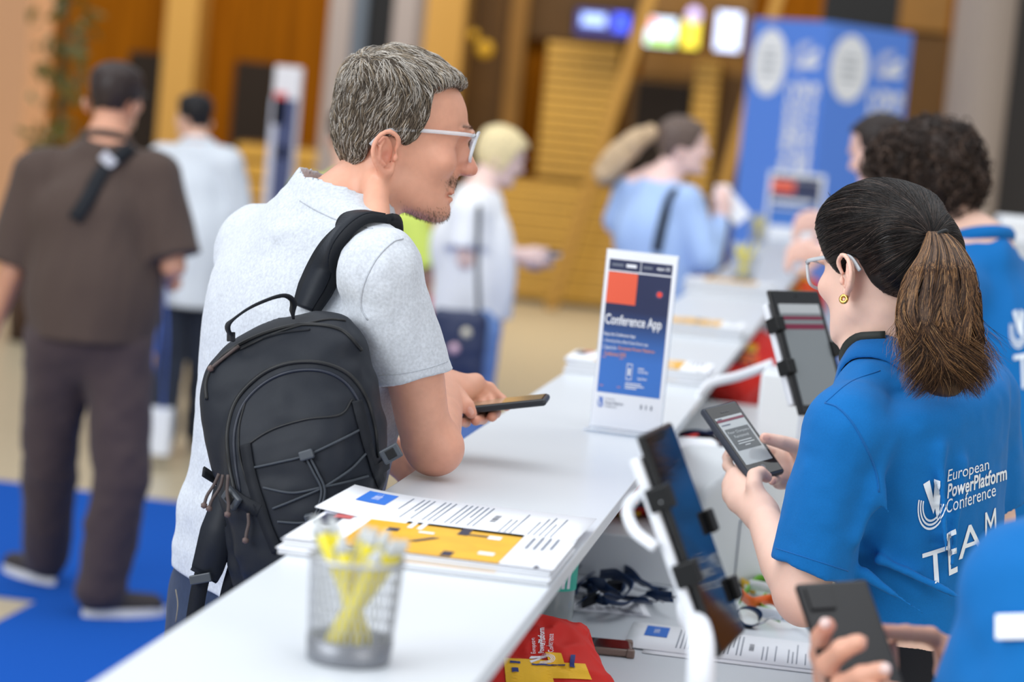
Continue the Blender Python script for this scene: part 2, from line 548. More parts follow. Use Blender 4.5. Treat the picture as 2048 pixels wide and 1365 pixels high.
M_salmon = mat('salmon_column', rgb(222, 168, 126), .7, .3)
M_carpet = mat('blue_carpet', rgb(22, 82, 172), .95, .1, bump=.5, bscale=500, var=.05, vscale=300)
WY = 23.2
def onY(px, py, Y):
    r = ray(px, py); return CC + r * (Y / r[1])
def rect_on(px0, py0, px1, py1, Y):
    mx, my = (px0 + px1) / 2, (py0 + py1) / 2
    return onY(px0, my, Y)[0], onY(px1, my, Y)[0], onY(mx, py1, Y)[2], onY(mx, py0, Y)[2]
def wall_box(name, px0, py0, px1, py1, Y, th, mt, floor=False, top=None):
    x0, x1, z0, z1 = rect_on(px0, py0, px1, py1, Y)
    if floor: z0 = 0
    if top: z1 = top
    return MB().box(((x0 + x1) / 2, Y + th / 2, (z0 + z1) / 2), ((x1 - x0) / 2, th / 2, (z1 - z0) / 2)).build(name, mt)

struct(MB().box((-1, 11, -.05), (13, 14.5, .05)).build('floor', M_floor))
struct(MB().box((-1, WY + .25, 2.6), (13, .2, 2.6)).build('wall_back', M_wall))
# wall features, left to right
struct(wall_box('trim_1', -30, 0, 48, 372, 16.4, .5, M_salmon, True, 5))
struct(wall_box('trim_2', 322, 0, 386, 300, WY - .35, .4, M_yell, True, 5))
struct(wall_box('door_1', 252, 104, 318, 300, WY - .02, .08, M_dark, True))
struct(wall_box('door_2', 464, 124, 540, 330, WY - .02, .08, M_dark, True))
struct(wall_box('trim_3', 648, 0, 692, 300, 19.6, .4, M_greyc, True, 5))
struct(wall_box('trim_4', 692, 0, 722, 300, 19.65, .4, M_blueg, True, 5))
struct(wall_box('trim_5', 722, 0, 776, 300, 19.7, .4, M_black, True, 5))
struct(wall_box('trim_6', 776, 0, 822, 300, 19.65, .4, M_greyc, True, 5))
struct(wall_box('trim_7', 826, 0, 918, 300, WY - .4, .5, M_yell, True, 5))
struct(wall_box('trim_8', 920, 0, 1008, 350, WY - .08, .1, M_dbrown, True, 5))
struct(wall_box('trim_9', 1012, 0, 1046, 260, WY - .3, .3, M_goldd, True, 5))
struct(wall_box('trim_10', 1050, -20, 1290, 84, WY - .15, .2, M_dbrown, False, 5))
struct(wall_box('trim_11', 1240, 160, 1480, 560, WY - .1, .15, M_goldd, True))
struct(wall_box('trim_12', 1290, -20, 1500, 160, WY - .12, .15, M_goldd, False, 5))
struct(wall_box('door_3', 1262, 164, 1372, 420, WY - .2, .1, M_dark, True))
struct(wall_box('trim_13', 1424, 150, 1480, 480, WY - .25, .2, M_dbrown, True))
struct(wall_box('trim_14', 1646, -30, 1800, 60, 19.5, .5, M_black, True, 5))
struct(wall_box('trim_15', 1806, 70, 1890, 300, WY - .1, .12, M_dbrown, True))
struct(wall_box('trim_16', 1800, -20, 1900, 62, WY - .15, .2, M_goldd, False, 5))
# beige round column and the dark wall past it
x0, x1, _, _ = rect_on(1888, 0, 2012, 450, 15.5)
struct(MB().lathe(((x0 + x1) / 2, 15.5, 0), [((x1 - x0) / 2, 0), ((x1 - x0) / 2, 5)], 40).build('trim_17', M_beigec, smooth=True))
struct(wall_box('wall_right', 2008, 0, 2130, 450, 16.4, .3, mat('charcoal_wall', rgb(58, 54, 52), .7), True, 5))
# slatted timber screens
def slats(name, px0, py0, px1, py1, Y, n, mt, label, floor=False):
    x0, x1, z0, z1 = rect_on(px0, py0, px1, py1, Y)
    if floor: z0 = .04
    root = empty(name, ((x0 + x1) / 2, Y, z0), label, 'wall panel', 'slatted timber screens on the back wall')
    MB().box(((x0 + x1) / 2, (Y + .03 + WY + .047) / 2, (z0 + z1) / 2), ((x1 - x0) / 2, (WY + .017 - Y) / 2, (z1 - z0) / 2)).build('backing', M_goldd, root)
    b = MB(); h = (z1 - z0) / n
    for i in range(n):
        b.box(((x0 + x1) / 2, Y, z0 + h * (i + .5)), ((x1 - x0) / 2, .035, h * .39), bev=.006)
    b.build('slats', mt, root)
    return root
slats('slatted_screen', 1084, 86, 1228, 362, WY - .5, 15, M_gold, 'tall gold slatted timber screen left of the leaning beams')
slats('slatted_screen', 984, 366, 1236, 590, WY - .9, 9, M_gold, 'low wide gold slatted timber screen standing on the floor', True)
slats('slatted_screen', 1376, 120, 1424, 480, WY - .5, 20, M_gold, 'narrow gold slatted timber screen right of the dark doorway')
slats('slatted_screen', 462, 290, 640, 620, WY - 1.2, 7, M_gold, 'low gold slatted screen below the dark door behind the totem', True)
M_beam = mat('beam_timber', rgb(176, 132, 56), .5, .4)
def beam(pa, pb, Y, w, label):
    a = onY(pa[0], pa[1], Y); b = onY(pb[0], pb[1], Y)
    d = b - a; a = a - d * (a[2] / d[2]) if d[2] else a; b = a + d * (4.9 / (d[2] + 1e-9))
    d = nrm(b - a); s = nrm(np.cross(d, [0, 1, 0]))
    o = MB().box((a + b) / 2, (np.linalg.norm(b - a) / 2, .06, w), np.array([d, np.array([0, 1., 0]), s]), bev=.01).build('leaning_beam', M_beam)
    tag(o, label, 'beam')
beam((1200, 310), (1296, 10), WY - 1.6, .055, 'leaning gold timber beam in front of the tall slatted screen')
beam((1440, 400), (1512, 150), WY - 1.7, .05, 'leaning brown timber beam beside the blue banner tower')
# carpet: an L-shaped blue runner
cp = [(-2.47, 1.0, .001), (-.66, 1.0, .001), (-.66, 13.3, .001), (-1.9, 13.3, .001), (-1.9, 9.24, .001), (-4.2, 9.24, .001), (-4.2, 7.19, .001), (-2.47, 7.19, .001)]
tag(MB().slab(cp, (0, 0, 1), .011).build('carpet', M_carpet), 'bright blue carpet runner on the beige stone floor', 'carpet')

# lit screens hung in front of the back wall
def lit_sign(name, px0, py0, px1, py1, Y, face, label, extra=None):
    x0, x1, z0, z1 = rect_on(px0, py0, px1, py1, Y)
    root = empty(name, ((x0 + x1) / 2, Y, z0), label, 'lit sign', 'lit screens high on the back wall')
    MB().box(((x0 + x1) / 2, Y + .05, (z0 + z1) / 2), ((x1 - x0) / 2 + .03, .04, (z1 - z0) / 2 + .03), bev=.008).build('housing', M_black, root)
    MB().box(((x0 + x1) / 2, Y, (z0 + z1) / 2), ((x1 - x0) / 2, .012, (z1 - z0) / 2)).build('screen', mat('screen_light', face, .4, emit=1.2), root)
    if extra:
        for nm, a, b, c, d, cc in extra:
            X0, X1, Z0, Z1 = rect_on(a, b, c, d, Y)
            MB().box(((X0 + X1) / 2, Y - .015, (Z0 + Z1) / 2), ((X1 - X0) / 2, .01, (Z1 - Z0) / 2)).build(nm, mat('screen_patch', cc, .4, emit=1.3), root)
lit_sign('wall_screen', 1152, 22, 1262, 72, WY - 1.0, rgb(36, 32, 92), 'dark blue wall screen with a pale blue caption, left of the colourful ones',
         [('caption', 1164, 28, 1212, 52, rgb(150, 175, 245)), ('badge', 1228, 28, 1258, 64, rgb(50, 75, 225))])
lit_sign('wall_screen', 1292, 36, 1352, 92, WY - 1.0, rgb(205, 225, 250), 'white wall screen with red and green patches',
         [('red_patch', 1292, 38, 1316, 54, rgb(235, 150, 150)), ('green_patch', 1298, 76, 1350, 90, rgb(160, 210, 90))])
lit_sign('wall_screen', 1364, 40, 1398, 96, WY - 1.0, rgb(235, 215, 60), 'narrow bright yellow wall screen')
lit_sign('wall_screen', 1432, 24, 1482, 102, WY - 1.0, rgb(205, 218, 255), 'white blue wall screen nearest the blue banner tower')
# small lilac lamp over the yellow screen
c0 = onY(1388, 30, WY - 1.3)
lr = empty('globe_lamp', c0, 'small lilac globe lamp above the yellow screen', 'lamp')
MB().lathe(c0, [(.001, -.075), (.045, -.06), (.075, 0), (.045, .06), (.001, .075)], 20).build('globe', mat('lilac_globe', rgb(190, 175, 225), .4, emit=1.0), lr, True)
MB().tube([c0 + (0, 0, .07), c0 + (0, 0, 2.2)], .008).build('cord', M_black, lr)
for (px, py, rr, lb) in ((970, 98, .085, 'yellow glass globe lamp above the blond woman'), (948, 70, .05, 'smaller yellow glass globe lamp close to the other globe')):
    c0 = onY(px, py, WY - .9)
    lr = empty('globe_lamp', c0, lb, 'lamp')
    MB().lathe(c0, [(.001, -rr), (rr * .7, -rr * .7), (rr, 0), (rr * .7, rr * .7), (.001, rr)], 20).build('globe', mat('amber_globe', rgb(190, 144, 24), .3, emit=.2), lr, True)
    MB().tube([c0 + (0, 0, rr * .9), c0 + (0, 0, 2.2)], .008).build('cord', M_black, lr)

# ------------------------------------------------------------ blue banner tower with two printed faces
M_bl = mat('banner_blue', rgb(92, 142, 238), .5, .4)
M_wt = mat('print_white', rgb(245, 247, 252), .55, .3)
M_gr = mat('print_grey', rgb(150, 158, 165), .6, .3)
BY = 14.5
e0 = onY(1645, 200, BY); eL = onY(1490, 200, BY + .35); eR = onY(1812, 200, BY + .55)
ztop = onY(1645, 42, BY)[2]
bt = empty('banner_tower', (e0[0], BY, 0), 'tall blue banner tower with white rotated lettering and white discs', 'banner')
def xy(p): return np.array([p[0], p[1], 0.])
back = xy(eL) + xy(eR) - xy(e0)
MB().slab([xy(e0), xy(eR), back, xy(eL)], (0, 0, 1), ztop).build('tower_body', M_bl, bt)
def logo2d():                                         # wedge pair over nested arcs, in the unit square
    pc = []
    pc.append((np.array([(.18, .95), (.40, 1.0), (.62, .42), (.57, .30)]), [(0, 3, 2), (0, 2, 1)]))
    pc.append((np.array([(.58, 1.0), (.80, .92), (.76, .28), (.70, .15), (.55, .62), (.66, .68)]), [(0, 5, 4), (0, 1, 5), (1, 2, 5), (2, 3, 5), (3, 4, 5)]))
    for r0, r1 in ((.36, .41), (.45, .50), (.54, .59)):
        a = np.linspace(math.radians(165), math.radians(350), 22); w = np.linspace(0, 1, 22)
        o = np.stack([.52 + (r1 - .02) * np.cos(a) * .86, .52 + r1 * np.sin(a) * .9], 1); i = np.stack([.52 + (r0 - .02 + .03 * w) * np.cos(a) * .86, .52 + r0 * np.sin(a) * .9], 1)
        pc.append((np.vstack([o, i]), [t for k in range(21) for t in ((k, k + 1, 22 + k + 1), (k, 22 + k + 1, 22 + k))]))
    return [(v - [0, .0], f) for v, f in pc]
def map_pieces(pieces, o, ax, ay): # plane placement
    mb = MB()
    for v, f in pieces: mb.add([o + ax * x + ay * y for x, y in v], f)
    return mb
def place(pieces, x0, y0, w, h): return [(v * [w, h] + [x0, y0], f) for v, f in pieces]
def words(s, x0, y0, w, h, bold=0.):
    v, f = text_mesh(s, 1, bold); return (fit2(v, x0, y0, w, h), f)
def face_print(a, b, top, nm):
    u = nrm(b - a); W = np.linalg.norm(b - a); n = nrm(np.cross(u, [0, 0, 1]))
    o = a + n * .004 + np.array([0, 0, top])
    dn = np.array([0, 0, -1.])
    # disc
    c = o + u * W * .27 + dn * .26; k = 28
    mb = MB().add([c] + [c + u * .30 * W * math.cos(t) * .75 + dn * .2 * math.sin(t) for t in np.linspace(0, 2 * math.pi, k, endpoint=False)], [[0, 1 + (i + 1) % k, 1 + i] for i in range(k)])
    mb.build('disc', M_wt, bt)
    c2 = c + n * .003
    m2 = MB()
    for q in range(4): m2.add([c2 + u * .10 * W * x + dn * (y * .006 + (q - 1.5) * .045) for x, y in ((-1, -1), (1, -1), (1, 1), (-1, 1))], [[0, 1, 2, 3]])
    m2.build('disc_print', M_gr, bt)
    # rotated lettering reading downwards: x runs down, y runs to the right
    pc = [words('European', .2, .68, .5, .29, .045), words('PowerPlatform', .2, .34, .8, .31, .06), words('Conference', .2, .0, .6, .29, .045)]
    pc += place(logo2d(), .0, .1, .16, .8)
    # x axis = down, y axis = right reversed so the reader tilts the head to the right
    map_pieces(pc, o + u * W * .54 + dn * .12, dn * 1.25, u * W * .42).build('lettering', M_wt, bt)
face_print(xy(eL), xy(e0), ztop, 0)
face_print(xy(e0), xy(eR), ztop, 1)

# narrow printed totem on the left
t0 = onY(566, 260, 13.0); zt = onY(573, 132, 13)[2]
tt = empty('totem_sign', (t0[0], 13, 0), 'narrow upright sign, white top above red and navy panels, left of the leaning man', 'sign')
tw = .076
MB().box((t0[0], 13.03, zt / 2), (tw, .03, zt / 2), bev=.01).build('sign_body', mat('totem_white', rgb(232, 230, 236), .5), tt)
def tot(nm, x0, x1, py0, py1, c):
    z1 = onY(570, py0, 13)[2]; z0 = onY(560, py1, 13)[2] if py1 else .05
    MB().box((t0[0] + (x0 + x1) / 2 * tw, 12.992, (z0 + z1) / 2), ((x1 - x0) / 2 * tw, .006, (z1 - z0) / 2)).build(nm, mat('totem_' + nm, c, .5), tt)
tot('navy_panel', -.5, .85, 198, 0, rgb(58, 68, 112)); tot('red_panel', -.8, .05, 186, 250, rgb(226, 70, 64))
tot('pale_stripe', -1, -.5, 198, 0, rgb(205, 206, 222)); tot('pale_mark', -.2, .35, 292, 318, rgb(200, 206, 225))

# white kiosk at the right edge
x0, x1, z0, z1 = rect_on(1990, 436, 2075, 640, 7.5)
ki = empty('kiosk', ((x0 + x1) / 2, 7.7, 0), 'white kiosk at the right edge behind the curly haired woman', 'kiosk')
MB().box(((x0 + x1) / 2, 7.7, z1 / 2), ((x1 - x0) / 2, .2, z1 / 2), bev=.01).build('kiosk_body', mat('kiosk_white', rgb(222, 224, 228), .5), ki)
MB().box(((x0 + x1) / 2, 7.494, z1 - .12), ((x1 - x0) / 2 - .01, .006, .05)).build('kiosk_panel', mat('kiosk_panel', rgb(188, 192, 198), .4), ki)

# leafy plant behind the man in brown
rng = np.random.default_rng(3)
pb = onY(108, 330, 14.5); 
pl = empty('potted_plant', (pb[0], 14.5, 0), 'tall leafy indoor plant beside the salmon column', 'plant')
MB().lathe((pb[0], 14.5, 0), [(.001, 0), (.2, 0), (.24, .45), (.22, .45), (.2, .4), (.001, .4)], 24).build('pot', mat('plant_pot', rgb(70, 45, 32), .5), pl, True)
MB().tube([(pb[0], 14.5, .4), (pb[0] + .02, 14.48, 1.2), (pb[0], 14.5, 2.2)], [.03, .025, .012]).build('stem', mat('plant_stem', rgb(80, 60, 30), .8), pl, True)
lv = MB()
for i in range(150):
    t = rng.random(); c = np.array([pb[0], 14.5, .9 + 1.35 * t]) + rng.normal(0, 1, 3) * [.085, .10, .07]
    a = nrm(rng.normal(0, 1, 3) + [0, 0, -.3]); b = nrm(np.cross(a, rng.normal(0, 1, 3))); L = .09 + rng.random() * .07
    nn = np.cross(a, b) * .015
    lv.add([c, c + a * L * .5 + b * L * .28 + nn, c + a * L, c + a * L * .5 - b * L * .28 + nn, c + a * L * .5], [[0, 4, 1], [1, 4, 2], [2, 4, 3], [3, 4, 0]])
lv.build('leaves', mat('leaf', rgb(98, 92, 26), .35, .6, var=.35, vscale=8), pl)
# ------------------------------------------------------------ registration counter
M_white = mat('counter_white', rgb(212, 217, 223), .32, .4)
M_white2 = mat('counter_inner', rgb(214, 218, 222), .45, .4)
M_edge = mat('counter_edge', rgb(226, 229, 232), .35, .4)
XL, XR, ZL, ZW = -.589, -.302, 1.15, .90
ct = empty('registration_counter', (-.4, 7, 0), 'long white registration counter with a narrow raised ledge and a lower worktop behind', 'counter')
MB().box(((XL + XR) / 2, 7.1, ZL - .009), ((XR - XL) / 2, 6.15, .009), bev=.0015).build('ledge', M_white, ct)
MB().box((XL + .02, 7.1, (ZL - .018) / 2 + .001), (.012, 6.12, (ZL - .018) / 2 - .001)).build('front_panel', M_white2, ct)
MB().slab([(-.564, .98, ZW - .025), (-.018, .98, ZW - .025), (-.018, 4.25, ZW - .025), (-.15, 4.25, ZW - .025), (-.15, 13.22, ZW - .025), (-.564, 13.22, ZW - .025)], (0, 0, 1), .025).build('worktop', M_white, ct)
MB().box((-.17, 7.1, (ZW - .025) / 2 + .001), (.01, 6.1, (ZW - .025) / 2 - .001)).build('rear_panel', M_white2, ct)
for yy in (1.0, 13.2): MB().box((-.37, yy, .44), (.19, .012, .43)).build('end_panel', M_white2, ct)
MB().box((-.40, 5.05, .9375), (.165, 1.12, .0375), bev=.003).build('raised_shelf', M_edge, ct)

# ------------------------------------------------------------ printed paper
M_paper = mat('paper', rgb(242, 244, 250), .6, .3)
M_logo = mat('paper_blue', rgb(44, 112, 206), .5, .3)
M_ink = mat('ink_grey', rgb(120, 126, 140), .7, .2)
M_inkd = mat('ink_dark', rgb(60, 64, 76), .7, .2)
M_ybrt = mat('cover_yellow', rgb(246, 186, 34), .3, .5, var=.12, vscale=18)
M_navy = mat('cover_navy', rgb(40, 40, 66), .4, .4)
M_stack = mat('page_edges', rgb(206, 208, 212), .8, .2)
def on_plane(o, ax, ay, up):
    def place_(name, mt, pc, parent, lift=.0006):
        mb = MB()
        for v, f in pc:
            if len(v): mb.add([o + ax * x + ay * y + up * lift for x, y in v], f)
        return mb.build(name, mt, parent)
    return place_
def q2(x0, y0, x1, y1): return (np.array([(x0, y0), (x1, y0), (x1, y1), (x0, y1)]), [(0, 1, 2), (0, 2, 3)])
def para(x0, y0, x1, n, gap, rng, th=.22, words_=7):
    out = []
    for i in range(n):
        x = x0; y = y0 - i * gap
        end = x1 if i < n - 1 else x0 + (x1 - x0) * .55
        while x < end - .005:
            w = min(end - x, (x1 - x0) * (.05 + rng.random() * .12)); out.append(q2(x, y, x + w, y + gap * th * 2)); x += w + (x1 - x0) * .02
    return out
def sheet(name, c, ang, w, h, label, group, z, logo=True, bend=0., prints=True, seed=1):
    # c = corner (x,y); ang turns the long side; the text's long axis runs with w
    ax = np.array([math.cos(ang), math.sin(ang), 0]); ay = np.array([-math.sin(ang), math.cos(ang), 0])
    o = np.array([c[0], c[1], z]); root = empty(name, o, label, 'paper', group)
    n = 14; v = []; f = []
    for i in range(n + 1):
        for j in range(2):
            t = i / n
            v.append(o + ax * w * t + ay * h * j + np.array([0, 0, bend * max(0, .3 - t) ** 2 * 11]))
    for i in range(n): f.append([2 * i, 2 * i + 2, 2 * i + 3, 2 * i + 1])
    k = len(v); v2 = v + [q - np.array([0, 0, .0004]) for q in v]
    f2 = f + [[k + a for a in q[::-1]] for q in f] + [[0, 1, k + 1, k], [2 * n + 1, 2 * n, k + 2 * n, k + 2 * n + 1]]
    f2 += [[2 * i, k + 2 * i, k + 2 * i + 2, 2 * i + 2] for i in range(n)] + [[2 * i + 1, 2 * i + 3, k + 2 * i + 3, k + 2 * i + 1] for i in range(n)]
    mesh_obj('page', v2, f2, M_paper, root, True)
    if not prints: return root
    def pl(nm, mt, pc, lift=.0005):
        mb = MB()
        for a, b in pc:
            a, b = sub2(a, b, .08)
            mb.add([o + ax * w * x + ay * h * y + np.array([0, 0, bend * max(0, .3 - x) ** 2 * 11 + lift]) for x, y in a], b)
        return mb.build(nm, mt, root)
    rg = np.random.default_rng(seed)
    # page read from the left short side: lines run with h
    if logo:
        lb = pl('letterhead', M_logo, [q2(.08, .50, .20, .90)], .0005)
        def turn(pc): return [(np.stack([v_[:, 1], 1 - v_[:, 0]], 1), [t[::-1] for t in f_]) for v_, f_ in pc]
        pc = turn([words('European', .2, .13, .1, .022), words('PowerPlatform', .2, .105, .16, .024, .02), words('Conference', .2, .085, .12, .022)]) 
        pc = [(np.stack([.19 - (v_[:, 0] - v_[:, 0].min()) * 0 - (1 - 0) * 0 + (v_[:, 0] - .085) * 1.0, v_[:, 1]], 1), f_) for v_, f_ in pc]
        pl('heading_text', M_paper, [words('European Power Platform', .125, .56, .03, .28)], .0009)
    lines = []
    for x in np.arange(.26, .60, .022):
        if rg.random() < .15: continue
        a = .9 if rg.random() < .8 else .55
        lines.append(q2(x, .08 + (1 - a) * .8, x + .006, .90))
    pl('body_text', M_ink, lines)
    b = []
    for i in range(22):
        if rg.random() < .75: b.append(q2(.63, .38 + i * .0125, .655, .388 + i * .0125))
    pl('barcode', M_inkd, b)
    lines = [q2(x, .1, x + .005, .5 + .38 * rg.random()) for x in np.arange(.70, .94, .022) if rg.random() < .85]
    pl('footer_text', M_ink, lines)
    return root

def magazine(c, w, h, z, th, label, group, full=True, ang=0.):
    ax = np.array([math.cos(ang), math.sin(ang), 0]); ay = np.array([-math.sin(ang), math.cos(ang), 0]); up = np.array([0, 0, 1.])
    o = np.array([c[0], c[1], z]); root = empty('magazine', o, label, 'magazine', group)
    MB().box(o + ax * w / 2 + ay * h / 2 + up * th / 2, (w / 2 - .002, h / 2 - .002, th / 2 - .0006), np.array([ax, ay, up])).build('pages', M_stack, root)
    MB().box(o + ax * w / 2 + ay * h / 2 + up * (th - .0004), (w / 2, h / 2, .0004), np.array([ax, ay, up])).build('front_cover', M_paper, root)
    pl = on_plane(o + up * th, ax * w, ay * h, up)
    pl('yellow_panel', M_ybrt, [q2(.2 if full else .22, .03, .80, .97)], root, .0004)
    if full:
        pl('cover_spots', M_navy, [q2(.30, .60, .345, .70), (np.array([(.42, .36), (.45, .36), (.52, .55), (.49, .55)]), [(0, 1, 2), (0, 2, 3)]), q2(.56, .72, .60, .96), q2(.58, .05, .62, .2), q2(.60, .74, .68, .78), q2(.0, .0, 1, .02), q2(.93, .03, .945, .10), q2(.02, .55, .10, .9)], root, .0008)
        pl('cover_white_spots', M_paper, [q2(.42, .64, .48, .69), q2(.68, .70, .73, .80), q2(.70, .22, .76, .30), q2(.36, .75, .38, .95), q2(.40, .74, .42, .95)], root, .0008)
        pl('cover_title', M_ink, [q2(.87, .55, .88, .95), q2(.90, .55, .91, .95), q2(.84, .55, .85, .90), q2(.93, .6, .94, .95)], root, .0008)
        pl('cover_photo', mat('cover_photo', rgb(200, 96, 96), .4), [q2(.06, .8, .13, .97)], root, .0010)
    return root
magazine((-.600, 2.492), .297, .21, 1.15, .0075, 'bottom magazine of the stack beside the front pen cup', 'magazines stacked beside the front pen cup', False)
magazine((-.597, 2.50), .294, .21, 1.1575, .0085, 'yellow and white magazine on top of the stack beside the front pen cup', 'magazines stacked beside the front pen cup', True)
sheet('letter_sheet', (-.606, 2.69), math.radians(-1), .302, .196, 'white printed letter with a blue letterhead lying over the yellow magazine', None, 1.1664, bend=.006)
# stacks further along the ledge
def mag_stack(y, x0, n, th, where, ang=0.):
    for i in range(n):
        pos = 'topmost of' if i == n - 1 else ('bottom one of' if i == 0 else ['second from bottom in', 'third from bottom in', 'fourth from bottom in', 'fifth from bottom in'][i - 1])
        magazine((x0 + .003 * ((i * 7) % 3 - 1), y + .003 * ((i * 5) % 3)), .285, .205, 1.15 + i * th, th, 'white yellow magazine, %s the stack %s' % (pos, where), 'magazines stacked ' + where, i == n - 1, ang)
mag_stack(4.74, -.588, 4, .0075, 'behind the acrylic sign')
mag_stack(5.98, -.595, 4, .0075, 'halfway along the ledge')
mag_stack(7.74, -.602, 5, .0085, 'before the far pen cups')

# ------------------------------------------------------------ pen cups
M_wire = mat('wire_mesh', rgb(176, 178, 184), .35, .6, metal=.6)
M_peny = mat('pen_yellow', rgb(226, 210, 28), .35, .5)
M_penw = mat('pen_clear', rgb(186, 190, 192), .25, .5)
def pen_cup(c, label, r0=.036, r1=.041, h=.088, fine=True):
    root = empty('pen_cup', c, label, 'pen cup', 'wire pen cups on the ledge')
    c = np.asarray(c, float)
    w = MB()
    n = 44 if fine else 26
    for k in range(n):
        a = 2 * math.pi * k / n
        for s in (1, -1):
            pts = []
            for t in np.linspace(0, 1, 7):
                b = a + s * t * .55; r = r0 + (r1 - r0) * t
                pts.append(c + np.array([r * math.cos(b), r * math.sin(b), .004 + h * t]))
            w.tube(pts, .00055 if fine else .0008, 3, cap=False)
    w.build('wire_body', M_wire, root)
    MB().lathe(c, [(.0005, .0012), (r0, .0012), (r0 + .0008, .0025), (r0 + .0022, .022), (r0 + .001, .022), (r0 - .001, .003), (.0005, .003)], 36).build('base_band', mat('cup_base', rgb(128, 130, 136), .4, metal=.5), root, True)
    ring = [c + np.array([r1 * math.cos(t), r1 * math.sin(t), h + .003]) for t in np.linspace(0, 2 * math.pi, 37)]
    MB().tube(ring, .0022, 8, cap=False).build('rim', M_wire, root, True)
    return root
def pen(a, b, label, group, clear=False):
    a = np.asarray(a, float); b = np.asarray(b, float); d = nrm(b - a); L = np.linalg.norm(b - a)
    x = nrm(np.cross(d, [0, 1, .3])); y = np.cross(d, x); M = np.array([x, y, d])
    root = empty('pen', a, label, 'pen', group)
    MB().lathe(a, [(.0004, 0), (.0012, .004), (.0046, .016), (.0058, .03), (.0058, L * .88), (.005, L * .88)], 10, M).build('barrel', M_peny, root, True)
    MB().lathe(a, [(.0057, L * .88), (.0059, L * .89), (.0052, L * .95), (.0035, L * .955), (.0032, L), (.0005, L)], 10, M).build('grip', M_penw, root, True)
    MB().box(a + d * L * .82 + x * .0075, (.0009, .002, L * .09), M).build('clip', M_penw, root)
    return root
CUP = G(696, 1322, 1.15)
pen_cup(CUP, 'wire mesh pen cup of yellow pens on the near end of the ledge')
right = nrm(V(1, 0, 0) * [1, 1, 0]); deep = nrm(CF * [1, 1, 0])
pens = [  # bottom x, top x (along the picture), depth at the bottom and top, reach above the cup
 (.021, -.040, .010, -.004, .125, 'leaning left furthest out of'), (.012, -.026, -.018, .006, .124, 'leaning left in front in'),
 (.006, -.014, .020, -.02, .112, 'leaning slightly left in'), (-.004, .004, -.022, .02, .117, 'almost upright in the middle of'),
 (-.010, .014, .012, -.016, .121, 'leaning slightly right in'), (-.018, .024, -.008, .014, .115, 'leaning right in front in'),
 (-.024, .034, .006, -.010, .112, 'leaning right in'), (-.020, .041, .018, .012, .108, 'leaning right furthest out of'),
 (.016, -.033, .022, .016, .113, 'leaning left at the back of'), (-.014, .020, -.022, -.024, .105, 'shortest, leaning right in')]
for bx, tx, bd, td, hh, w in pens:
    pen(CUP + right * bx + deep * bd + [0, 0, .006], CUP + right * tx + deep * td + [0, 0, hh], 'yellow pen %s the front wire cup' % w, 'pens in the front cup')
for (px, py, nm) in ((1485, 562, 'nearer of the two far pen cups'), (1515, 484, 'furthest pen cup')):
    c = G(px, py, 1.15)
    pen_cup(c, 'wire cup crammed with yellow pens, the %s' % nm, .036, .05, .085, False)
    for k in range(9):
        a = 2.4 * k; 
        pen(c + [.024 * math.cos(a), .024 * math.sin(a), .006], c + np.array([-.046 * math.cos(a + .4), -.046 * math.sin(a + .4), .125 + .012 * ((k * 5) % 3)]), 'yellow pen crammed in the %s' % nm, 'pens in the ' + nm)

